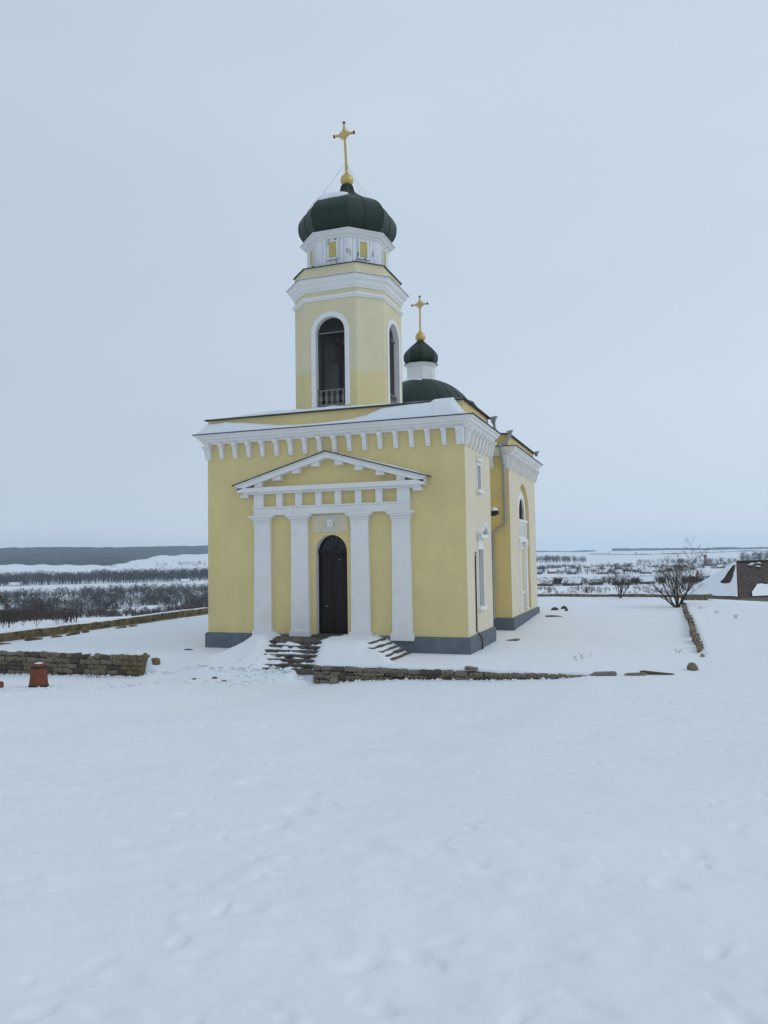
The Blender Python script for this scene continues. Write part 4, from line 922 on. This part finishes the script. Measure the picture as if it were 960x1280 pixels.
crumbs('wall_foot_snow', 260, lambda: (rng.uniform(-14, 9), -3.56-abs(rng.gauss(0, .12))), .03, .10, 'snow', 'lumpy snow fallen along the foot of the rubble walls')
# stave bin
bx_, by_ = -6.42, -7.45; bz_ = H(bx_, by_)-.03
BN = empty('wooden_bin', (bx_, by_, bz_), 'reddish stave-built wooden bin with two dark hoops, standing in the snow', 'bin')
mb = MB()
for k in range(22):
    a0 = 2*math.pi*k/22+.02; a1 = 2*math.pi*(k+1)/22-.02; ro, ri = lambda z: .285-.082*z/.74, lambda z: .255-.082*z/.74
    vs = [(bx_+r_(z)*math.cos(a), by_+r_(z)*math.sin(a), bz_+z) for z in (0, .74) for r_, a in ((ro, a0), (ro, a1), (ri, a1), (ri, a0))]
    mb.add(vs, [(0, 1, 5, 4), (1, 2, 6, 5), (2, 3, 7, 6), (3, 0, 4, 7), (4, 5, 6, 7)])
o = mb.build('staves', 'bin_wood', BN); o['kind'] = 'stuff'
for z in (.06, .62):
    r0 = .285-.082*z/.74; mb = MB(); mb.lathe([(r0+.004, bz_+z-.035), (r0+.012, bz_+z-.03), (r0+.006, bz_+z+.035), (r0-.002, bz_+z+.036)], (bx_, by_), 26, cap=False); mb.build('hoop', 'bin_hoop', BN)
mb = MB(); mb.lathe([(.17, bz_+.60), (.172, bz_+.64), (.02, bz_+.66)], (bx_, by_), 20); mb.build('liner', 'bin_hoop', BN)
mb = MB(); mb.lathe([(.165, bz_+.655), (.16, bz_+.72), (.08, bz_+.755), (.01, bz_+.76)], (bx_, by_), 18); mb.build('snow_fill', 'snow', BN, smooth=True)
LG = link('log', None, None) if False else None
def log_(x, y, label):
    z = H(x, y); mb = MB(); mb.tube([(x-.7, y-.25, z+.08), (x-.2, y-.1, z+.10), (x+.22, y+.02, z+.07)], [.17, .165, .13], 12); o = mb.build('log', 'bin_wood', smooth=False); tag(o, label, 'log')
log_(-7.55, -8.0, 'reddish log lying in the snow near the wooden bin')

def weed(x, y, n, h, label, group=None, m='dry'):
    mb = MB(); z = H(x, y)-.03
    for k in range(n):
        bx, by = x+rng.gauss(0, .12), y+rng.gauss(0, .08); a = rng.uniform(0, 6.28); l = rng.uniform(.1, .35)*h; hh = h*rng.uniform(.5, 1)
        p1 = (bx+l*.4*math.cos(a), by+l*.4*math.sin(a), z+hh*.6); p2 = (bx+l*math.cos(a), by+l*math.sin(a), z+hh)
        mb.tube([(bx, by, z), p1, p2], [.008, .006, .004], 3)
        for j in range(2):
            b2 = rng.uniform(0, 6.28); mb.tube([p1, (p1[0]+.1*math.cos(b2), p1[1]+.1*math.sin(b2), p1[2]+.1)], [.005, .003], 3)
    o = mb.build('dry_weed', m); return tag(o, label, 'weed', group)
weed(-7.1, -4.1, 9, .42, 'dry weed stalks poking from the snow in front of the rubble wall')
weed(-7.4, -4.0, 5, .28, 'short dry weed tuft beside the taller stalks at the rubble wall')
for x, y in ((8.9, -.5), (9.1, .0), (11.9, 1.8)): weed(x, y, 3, .15, 'thin dry stalks standing in the open snow of the yard', 'stalks in the yard snow')
for x, y in ((13.4, 16.5), (13.9, 14.0), (14.6, 11.5)): weed(x, y, 5, .17, 'dry tuft on the snow bank right beside the line of edge stones', 'tufts on the snow bank')

# ------------------------------------------------------------------ bare shrub and tree
def grow(base, stems, height, spread, levels, seed, r0, up_=.55):
    r = random.Random(seed); segs = []
    def br(p, d, l, rad, lev):
        n = 3; pts = [p]; q = p; dd = d
        for k in range(n):
            dd = (dd+Vector((r.gauss(0, .16), r.gauss(0, .16), r.gauss(0.03, .10)))).normalized(); q = q+dd*(l/n); pts.append(q)
        rads = [rad*(1-.55*k/n) for k in range(n+1)]; segs.append((lev, pts, rads))
        if lev < levels:
            for k in range(r.choice([3, 4, 4, 4])):
                t = r.uniform(.25, 1.0); i = min(int(t*n), n-1); s = pts[i]+(pts[i+1]-pts[i])*(t*n-i)
                a = r.uniform(0, 6.28); side = Vector((math.cos(a), math.sin(a), r.uniform(-.1, .5)))
                br(s, (dd*up_+side*(1-up_)*1.15).normalized(), l*r.uniform(.45, .72), max(rads[i]*.56, .0045), lev+1)
    for k in range(stems):
        a = 2*math.pi*k/stems+r.uniform(-.4, .4); t = r.uniform(.3, 1)*spread
        br(Vector(base), Vector((math.cos(a)*t, math.sin(a)*t, 1)).normalized(), height*r.uniform(.42, .62), r0*r.uniform(.6, 1.0), 0)
    return segs
def bare_plant(name, x, y, label, cat, **k):
    z = H(x, y)-.08; root = empty(name, (x, y, z), label, cat)
    tr, cw = MB(), MB()
    for lev, pts, rads in grow((x, y, z), **k):
        (tr if lev == 0 else cw).tube(pts, rads, 5 if lev == 0 else 3, close=False)
    tr.build('trunk', 'bark', root); cw.build('crown', 'bark', root); return root
bare_plant('bare_tree', 12.35, 20.8, 'spreading bare tree with thin tangled branches at the end of the edge stones', 'tree', stems=9, height=3.55, spread=1.15, levels=4, seed=11, r0=.060)
bare_plant('bare_shrub', 8.85, 29.6, 'bare multi-stemmed shrub growing against the low dark parapet', 'shrub', stems=11, height=2.6, spread=.62, levels=3, seed=8, r0=.034, up_=.62)

# ------------------------------------------------------------------ building with the tiled hip roof
def tiled_building():
    hx = Vector((math.cos(YAW), math.sin(YAW), 0)); hf = Vector((-math.sin(YAW), math.cos(YAW), 0)); cam0 = Vector((CAM[0], CAM[1], 0))
    A = cam0+hx*36.75+hf*80.0; e = (hx*.925+hf*.38).normalized(); f = Vector((-e.y, e.x, 0))   # near corner, long side e, hip side f
    B, LG_, ze, zr = 8.2, 17.0, -2.05, 1.55
    root = empty('tiled_building', (A+e*8+f*4).to_tuple()[:2]+(-6.0,), 'long low building with a brown tiled hip roof half covered in snow', 'building')
    P = lambda u, v, z: tuple(A+e*u+f*v)[:2]+(z,)
    mb = MB(); o_ = .45
    for q in (((o_, o_), (LG_-o_, o_)), ((LG_-o_, o_), (LG_-o_, B-o_)), ((LG_-o_, B-o_), (o_, B-o_)), ((o_, B-o_), (o_, o_))):
        mb.quad(P(*q[0], -9), P(*q[1], -9), P(*q[1], ze+.1), P(*q[0], ze+.1))
    mb.build('wall', 'render_wall', root)
    for v in (4.6, 6.6):
        mb = MB(); mb.prism([(v-.6, -3.3), (v+.6, -3.3), (v+.6, -2.5), (v-.6, -2.5)], 'f', -.03, .05, (P(o_, 0, 0), tuple(f), (0, 0, 1), tuple(e))); mb.build('window', 'house_grey', root)
    N = 17; rf = MB(); hp = MB(); hp2 = MB(); ls = MB()
    fr = lambda t: t
    for k in range(N):                     # courses of tile, each lapping over the one below
        t0, t1 = k/N, (k+1)/N; r0, r1 = B/2*t0, B/2*t1; z0 = ze+(zr-ze)*t0; z1 = ze+(zr-ze)*t1; up_ = .085
        for mbx, pa in ((rf, ((r0, r0, LG_-r0, r0), (r1, r1, LG_-r1, r1))), (rf, ((LG_-r0, B-r0, r0, B-r0), (LG_-r1, B-r1, r1, B-r1))), (hp, ((r0, B-r0, r0, r0), (r1, B-r1, r1, r1))), (hp2, ((LG_-r0, r0, LG_-r0, B-r0), (LG_-r1, r1, LG_-r1, B-r1)))):
            (a, b, c, d), (a2, b2, c2, d2) = pa
            mbx.quad(P(a, b, z0+up_), P(c, d, z0+up_), P(c2, d2, z1), P(a2, b2, z1)); mbx.quad(P(a, b, z0-.01), P(c, d, z0-.01), P(c, d, z0+up_), P(a, b, z0+up_))
            if k > 0 and mbx is rf and b < B/2:      # snow dust caught in the laps
                m_ = 40
                for q in range(m_):
                    ua, ub = a+(c-a)*(q+rng.uniform(.0, .4))/m_, a+(c-a)*(q+rng.uniform(.5, 1.0))/m_
                    if rng.random() < .9 and abs(math.sin(ua*2.3+k)) > .12: ls.quad(P(ua, b-.035, z0-.01), P(ub, b-.035, z0-.01), P(ub, b-.01, z0+rng.uniform(.0, .022)), P(ua, b-.01, z0+rng.uniform(.0, .022)))
    ro = rf.build('roof', 'tile', root); hp.build('hip_roof', 'tile', root); hp2.build('hip_roof', 'tile', root); o = ls.build('course_snow', 'tile_dust', ro); o['kind'] = 'stuff'
    mb = MB(); mb.tube([P(.0, .0, ze+.10), P(B/2, B/2, zr+.06)], .11, 6); mb.build('hip_ridge', 'tile_edge', ro)
    mb = MB(); mb.tube([P(B/2, B/2, zr+.08), P(LG_-B/2, B/2, zr+.08)], .13, 6); mb.build('ridge', 'wood_dark', ro)
    # snow: the whole hip side but a patch, and a lobe low on the long side
    zf = lambda r: ze+(zr-ze)*r/(B/2)
    NU, NV = 110, 90; vs = []; keep = {}
    def sheet(fn, inside, lift):
        mb = MB(); idx = {}
        for i in range(NU+1):
            for j in range(NV+1):
                p, ok = fn(i/NU, j/NV)
                idx[(i, j)] = len(mb.v); mb.v.append(p)
        for i in range(NU):
            for j in range(NV):
                c = [(i, j), (i+1, j), (i+1, j+1), (i, j+1)]
                if inside((i+.5)/NU, (j+.5)/NV): mb.f.append(tuple(idx[q] for q in c))
        return mb
    def hip_fn(s, t):
        r = t*B/2*.985; v = r+(B-2*r)*s; return P(r-.10, v, zf(r)+.13+.03*math.sin(s*14)*(1-t)), True
    def hip_in(s, t):
        if s < .025: return False
        n = fbm(np.array([s*4]), np.array([t*4]), 3, 71)[0]*.05
        return not (.36+n < t < .90+n*.5 and .10+.18*(1-t)+n < s < .48+n)
    sh = sheet(hip_fn, hip_in, .1).build('hip_snow', 'snow', root, smooth=True)
    def lg_fn(s, t):
        r = t*B/2*.60; u = r+1.2+s*(LG_-2*r-2); return P(u, r-.10, zf(r)+.15), True
    def lg_in(s, t):
        n = fbm(np.array([s*7]), np.array([t*1.5]), 3, 73)[0]
        return t < (.62+.18*n)*min(1, (s*9+.05)) and s > .03
    sheet(lg_fn, lg_in, .1).build('roof_snow', 'snow', root, smooth=True)
    # scattered lumps near the ridge
    for u, r in ((5.4, 3.6), (5.9, 3.75), (6.3, 3.4), (6.9, 3.8)):
        mb = MB(); c = P(u, r-.1, zf(r)+.10); mb.lathe([(.30, c[2]), (.22, c[2]+.10), (.05, c[2]+.14)], c[:2], 8); mb.build('snow_lump', 'snow', root, smooth=True)
tiled_building()

# ------------------------------------------------------------------ valley: groves, brush, village, forest
def at(bdeg, r): return VX+r*math.sin(R(bdeg)), VY+r*math.cos(R(bdeg))
def proto(seed, n1, n2, n3, slim, w):
    """one bare tree of unit height as thin ribbons: (verts, quads)"""
    r = random.Random(seed); V = []; Fq = []
    def rib(p, q, a, b):
        d = (q-p).normalized(); s = d.cross(Vector((r.gauss(0, 1), r.gauss(0, 1), r.gauss(0, 1)))).normalized(); k = len(V)
        V.extend([p-s*a, p+s*a, q+s*b, q-s*b]); Fq.append((k, k+1, k+2, k+3))
    T = Vector((r.gauss(0, .03), r.gauss(0, .03), .92)); rib(Vector((0, 0, -.05)), T*.5, w*1.5, w*1.1); rib(T*.5, T, w*1.1, w*.5)
    for i in range(n1):
        t = r.uniform(.16, .95); s = T*t; a = r.uniform(0, 6.28); L = slim*(1.05-t*.55)*r.uniform(.6, 1.1)
        e = s+Vector((math.cos(a)*L, math.sin(a)*L, L*r.uniform(.5, 1.3))); rib(s, e, w*.7, w*.45)
        for j in range(n2):
            tt = r.uniform(.3, 1.0); s2 = s+(e-s)*tt; l2 = L*r.uniform(.3, .6); d2 = Vector((r.gauss(0, 1), r.gauss(0, 1), r.gauss(.5, .7))).normalized(); e2 = s2+d2*l2; rib(s2, e2, w*.5, w*.3)
            for k in range(n3):
                s3 = s2+(e2-s2)*r.uniform(.3, 1); e3 = s3+Vector((r.gauss(0, 1), r.gauss(0, 1), r.gauss(.5, .7))).normalized()*l2*.55; rib(s3, e3, w*.35, w*.2)
    return np.array([tuple(v) for v in V]), np.array(Fq)
PT = [proto(100+k, 13, 4, 1, .20, .010) for k in range(7)]           # slender trees
PB = [proto(200+k, 14, 4, 1, .42, .013) for k in range(6)]           # bushy crowns
PL = [proto(300+k, 9, 3, 1, .40, .016) for k in range(6)]            # far crowns
def grove(name, spots, protos, m, label, cat='trees', kind='stuff'):
    """spots: array (x,y,height,width factor)"""
    vs, fs, n = [], [], 0; sp_ = np.array(spots, float); zz = height(sp_[:, 0], sp_[:, 1])
    for (x, y, h, wf), z in zip(spots, zz):
        v, f = protos[rng.randrange(len(protos))]; a = rng.uniform(0, 6.28); c, s = math.cos(a), math.sin(a)
        q = np.empty_like(v); q[:, 0] = x+(v[:, 0]*c-v[:, 1]*s)*h*wf; q[:, 1] = y+(v[:, 0]*s+v[:, 1]*c)*h*wf; q[:, 2] = z+v[:, 2]*h
        vs.append(q); fs.append(f+n); n += len(v)
    o = np_mesh(name, np.concatenate(vs), np.concatenate(fs), m); return tag(o, label, cat, kind=kind)
def scatter(n, b0, b1, r0, r1, h0, h1, wf=1.0, dens=None):
    out = []
    while len(out) < n:
        b = rng.uniform(b0, b1); r = rng.uniform(r0, r1)
        if dens and rng.random() > dens(b, r): continue
        x, y = at(b, r); out.append((x, y, rng.uniform(h0, h1), wf*rng.uniform(.85, 1.2)))
    return out
# left: grove on the near slope, brush, river-bank wood
grove('slope_grove', scatter(1500, -50, -31, 690, 1230, 5, 13, 1.5, lambda b, r: .12+.88*float(vnoise(np.array([b*.45]), np.array([r*.008]), 81)[0] > .44)), PT+PB+PB, 'twig', 'grove of bare grey trees filling the valley slope below the parapet')
grove('brush_thicket', scatter(3000, -50, -31, 430, 1180, 2.0, 6.0, 1.5, lambda b, r: .1+float(vnoise(np.array([b*.55]), np.array([r*.013]), 83)[0] > .42)), PL, 'twig2', 'brown thicket on the valley side just past the parapet', 'bushes')
grove('river_wood', scatter(1500, -50, -31, 1640, 1930, 9, 25, 1.3, lambda b, r: .25+.75*float(vnoise(np.array([b*.7]), np.array([r*.01]), 85)[0] > .3)), PL, 'twig', 'dark belt of bare trees across the valley floor beyond the frozen meadow')
grove('field_hedge', scatter(46, -40, -31, 2700, 2900, 8, 16, 1.3, lambda b, r: float(vnoise(np.array([b*1.2]), np.array([r*.002]), 87)[0] > .5)), PB, 'twig', 'broken hedge of small trees on the snowy far field', 'hedge')
for b, r, h in ((-43.3, 300, 9.0), (-42.7, 310, 8.6), (-44.3, 296, 9.5), (-45.2, 300, 10.0), (-46.2, 290, 10.5), (-43.9, 325, 9.0), (-45.8, 330, 9.6), (-42.2, 330, 7.5)):
    x, y = at(b, r); tag(grove('bare_tree', [(x, y, h, 1.25), ], [proto(int(-b*10), 26, 6, 2, .40, .007)], 'twig2', 'round bare brown tree in the clump just below the parapet', 'tree'), group='brown trees below the parapet'); bpy.context.scene.collection.objects[-1]['kind'] = 'thing'
    del bpy.context.scene.collection.objects[-1]['kind']
grove('brown_thicket', scatter(650, -50, -41.4, 225, 440, 1.8, 5.0, 1.5, lambda b, r: .15+float(vnoise(np.array([b*.9]), np.array([r*.02]), 97)[0] > .35)), PL, 'twig2', 'brown brush growing round the clump of brown trees below the parapet', 'bushes')
# right: scrub bank, hedgerow band, village trees, shelter belt
def scrub(n, b0, b1, r0, r1, h0, h1, name, label):
    grove(name, scatter(n, b0, b1, r0, r1, h0, h1, 1.5, lambda b, r: float(vnoise(np.array([b*1.6]), np.array([r*.09]), 89)[0] > .46)), PB, 'twig2', label, 'bushes')
scrub(900, -10, 9, 92, 170, .25, .8, 'scrub_bank', 'dark low scrub scattered over the snowy bank past the dark parapet')
grove('hedgerow', scatter(800, -10, 9, 390, 480, 1.5, 4.5, 1.7, lambda b, r: .12+float(vnoise(np.array([b*1.1]), np.array([r*.01]), 91)[0] > .40)), PL, 'twig', 'hedgerow band of bare bushes between two snowy strips', 'bushes')
grove('village_trees', scatter(1700, -11, 10, 960, 1420, 3, 8.5, 1.7, lambda b, r: .12+.88*float(vnoise(np.array([b*.8]), np.array([r*.014]), 93)[0] > .42)), PL, 'twig', 'bare garden trees spread through the far village')
grove('shelter_belt', scatter(330, -12, -5.0, 1980, 2040, 13, 20, 1.0), PT+PL, 'twig', 'straight belt of tall bare trees on the far fields')
grove('far_grove', scatter(120, 5.2, 11, 1650, 1850, 14, 22, 1.1), PB, 'twig', 'rounded far grove behind the tiled roof')
grove('far_hedge', scatter(170, -1.5, 10, 1560, 1640, 7, 11, 1.4), PB, 'twig', 'low hedge of bare bushes running past the water tower', 'hedge')
for k, (b, r) in enumerate(((.2, 3300), (1.6, 3250), (3.0, 3300), (-1.6, 3300), (-3.4, 3400), (4.0, 3350))):
    x, y = at(b, r); o = grove('bare_tree', [(x, y, 14, 1.7)], PB, 'twig', 'lone tree standing on the empty far snowfield', 'tree', kind=None); o['group'] = 'lone trees on the far snowfield'
# far forest as one rough canopy, and the tree line on the horizon
def canopy(name, b0, b1, rin, rout, nbk, nrk, hmin, hvar, fs_, label):
    B_, R_ = np.meshgrid(np.linspace(b0, b1, nbk), np.linspace(0, 1, nrk)); ri = rin(B_); ro = rout(B_); RR_ = ri+(ro-ri)*R_
    X = VX+RR_*np.sin(np.radians(B_)); Y = VY+RR_*np.cos(np.radians(B_)); Z = height(X.ravel(), Y.ravel()).reshape(X.shape)
    hh = hmin+hvar*fbm(X/fs_, Y/fs_, 3, 95)+hvar*.5*(nrng.random(X.shape)-.5); hh[0] = -2; hh[-1] = -2; hh[:, 0] = -2; hh[:, -1] = -2
    V_ = np.stack([X, Y, Z+hh], -1).reshape(-1, 3); i_ = np.arange(nrk-1)[:, None]*nbk; j_ = np.arange(nbk-1)[None]
    f_ = np.stack([i_+j_, i_+j_+1, i_+nbk+j_+1, i_+nbk+j_], -1).reshape(-1, 4); o = np_mesh(name, V_, f_, 'canopy'); return tag(o, label, 'forest', kind='stuff')
canopy('far_forest', -56, -31, lambda b: np.interp(b, [-56, -46, -42, -40.2, -39.3, -38.4, -37.2, -36.4, -33, -31], [3350, 3350, 3300, 3250, 3050, 3350, 3900, 4500, 4750, 4800])+60*np.sin(b*4), lambda b: 6400+0*b, 420, 110, 11, 7, 60, 'dark leafless forest covering the far hillside')
canopy('horizon_forest', -12, -4.3, lambda b: 7000+0*b, lambda b: 7250+0*b, 260, 8, 16, 9, 90, 'thin blue line of far woods along the horizon, nearer the church')
canopy('horizon_forest', -3.2, 12, lambda b: 6600+0*b, lambda b: 6900+0*b, 420, 8, 16, 9, 90, 'thin blue line of far woods along the horizon, above the water tower')
canopy('field_line', -4.8, 12, lambda b: 3600+0*b, lambda b: 3640+0*b, 300, 4, 2.2, 1.5, 60, 'thin brown line of field scrub across the far snow')

# village houses
def house(b, r, w, l, h, rz, wm, label, group, roof='snow', name='village_house', sink=.3):
    x, y = at(b, r); z = H(x, y)-sink; root = empty(name, (x, y, z), label, 'house', group)
    c, s = math.cos(rz), math.sin(rz); T = lambda u, v, q: (x+u*c-v*s, y+u*s+v*c, z+q)
    mb = MB(); a, d = l/2, w/2; rh = w*.42
    v = [T(-a, -d, 0), T(a, -d, 0), T(a, d, 0), T(-a, d, 0), T(-a, -d, h), T(a, -d, h), T(a, d, h), T(-a, d, h), T(-a, 0, h+rh), T(a, 0, h+rh)]
    mb.add(v, [(0, 1, 5, 4), (2, 3, 7, 6), (1, 2, 6, 9, 5), (3, 0, 4, 8, 7)]); mb.build('wall', wm, root)
    mb = MB(); e = .45; t = .22
    for sgn in (-1, 1):
        q = [T(-a-e, sgn*(d+e), h-e*.84), T(a+e, sgn*(d+e), h-e*.84), T(a+e, 0, h+rh), T(-a-e, 0, h+rh)]; q2 = [(p[0], p[1], p[2]+t) for p in q]
        mb.add(q+q2, [(0, 1, 2, 3), (4, 5, 6, 7), (0, 1, 5, 4), (1, 2, 6, 5), (2, 3, 7, 6), (3, 0, 4, 7)])
    mb.build('roof', roof, root)
    for u in (-a*.5, a*.5):
        mb = MB(); q = [T(u-.5, -d-.03, h*.35), T(u+.5, -d-.03, h*.35), T(u+.5, -d-.03, h*.8), T(u-.5, -d-.03, h*.8)]; mb.quad(*q); mb.build('window', 'house_grey', root)
    return root
vg = 'snow-roofed houses of the far village'
wc = ['house_white', 'house_brown', 'house_grey', 'house_white', 'house_red']
hr = random.Random(4)
for k in range(34):
    b = -9.4+k*.50+hr.uniform(-.15, .15); r = hr.choice([1010, 1060, 1120, 1200, 1290, 1380])+hr.uniform(-25, 25)
    house(b, r, hr.uniform(7, 9), hr.uniform(9, 14), hr.uniform(2.5, 3.5), hr.uniform(-.6, .6), wc[k % 5], 'small %s-walled house with a snowy roof among the bare trees of the far village' % ['white', 'brown', 'grey', 'white', 'red'][k % 5], vg)
hg = 'snow-roofed sheds along the hedgerow'
for b, r, l in ((-7.9, 400, 7), (-6.0, 405, 9), (-4.4, 420, 6.5), (-2.6, 412, 9), (-.9, 430, 7), (3.0, 500, 8), (4.1, 560, 9)):
    house(b, r, 5, l, 2.0, hr.uniform(-.3, .3), 'house_brown', 'low brown shed with a snowy roof in the hedgerow band', hg, name='shed')
house(3.3, 640, 11, 20, 3.0, .3, 'house_red', 'reddish farm building with a broad snowy roof in the fields before the tiled building', None, name='farm_building')
house(-37.1, 620, 8, 16, 3.6, .65, 'house_brown', 'long farmhouse with a snowy roof in the grove below the parapet', None, name='farmhouse')
house(-36.6, 655, 7, 12, 5.2, .65, 'house_white', 'white two-storey house behind the long farmhouse in the grove', None, name='farmhouse')
house(-39.0, 600, 7, 11, 2.8, .6, 'house_blue', 'blue-walled cottage in the valley grove', None, name='cottage')
house(-35.4, 615, 6, 10, 2.8, .5, 'house_grey', 'grey cottage at the edge of the valley grove', None, name='cottage')
house(-34.2, 1610, 9, 13, 3, .7, 'house_white', 'small white house at the foot of the dark tree belt', None, name='cottage')
house(-45.3, 1650, 10, 18, 3.5, .7, 'house_white', 'pale house at the end of the dark tree belt', None, name='cottage')
# water tower
x, y = at(2.95, 1600); z = H(x, y); WT = empty('water_tower', (x, y, z), 'red brick water tower standing above the far hedge', 'water tower')
mb = MB(); mb.lathe([(2.7, z-1), (2.3, z+11)], (x, y), 14); mb.build('shaft', 'brick', WT)
mb = MB(); mb.lathe([(2.3, z+11.01), (3.1, z+12), (3.1, z+17), (3.3, z+17.1), (3.3, z+17.5)], (x, y), 14); mb.build('tank', 'brick', WT)
mb = MB(); mb.lathe([(3.35, z+17.51), (2.4, z+18.4), (.2, z+19)], (x, y), 14); mb.build('roof', 'snow', WT)

# ------------------------------------------------------------------ the air
hz = MB(); hz.box(VX-10800, VX+10800, VY-10800, VY+10800, -64, 150)
hm = bpy.data.materials.new('haze'); hm.use_nodes = True; hn = hm.node_tree; hn.nodes.clear()
ho = hn.nodes.new('ShaderNodeOutputMaterial'); pv = hn.nodes.new('ShaderNodeVolumePrincipled')
pv.inputs['Color'].default_value = (0.70, 0.87, 1.0, 1); pv.inputs['Density'].default_value = 0.000075; pv.inputs['Anisotropy'].default_value = 0.0
hn.links.new(pv.outputs['Volume'], ho.inputs['Volume'])
tag(hz.build('haze', hm), 'pale winter haze over the valley', 'haze', kind='stuff')
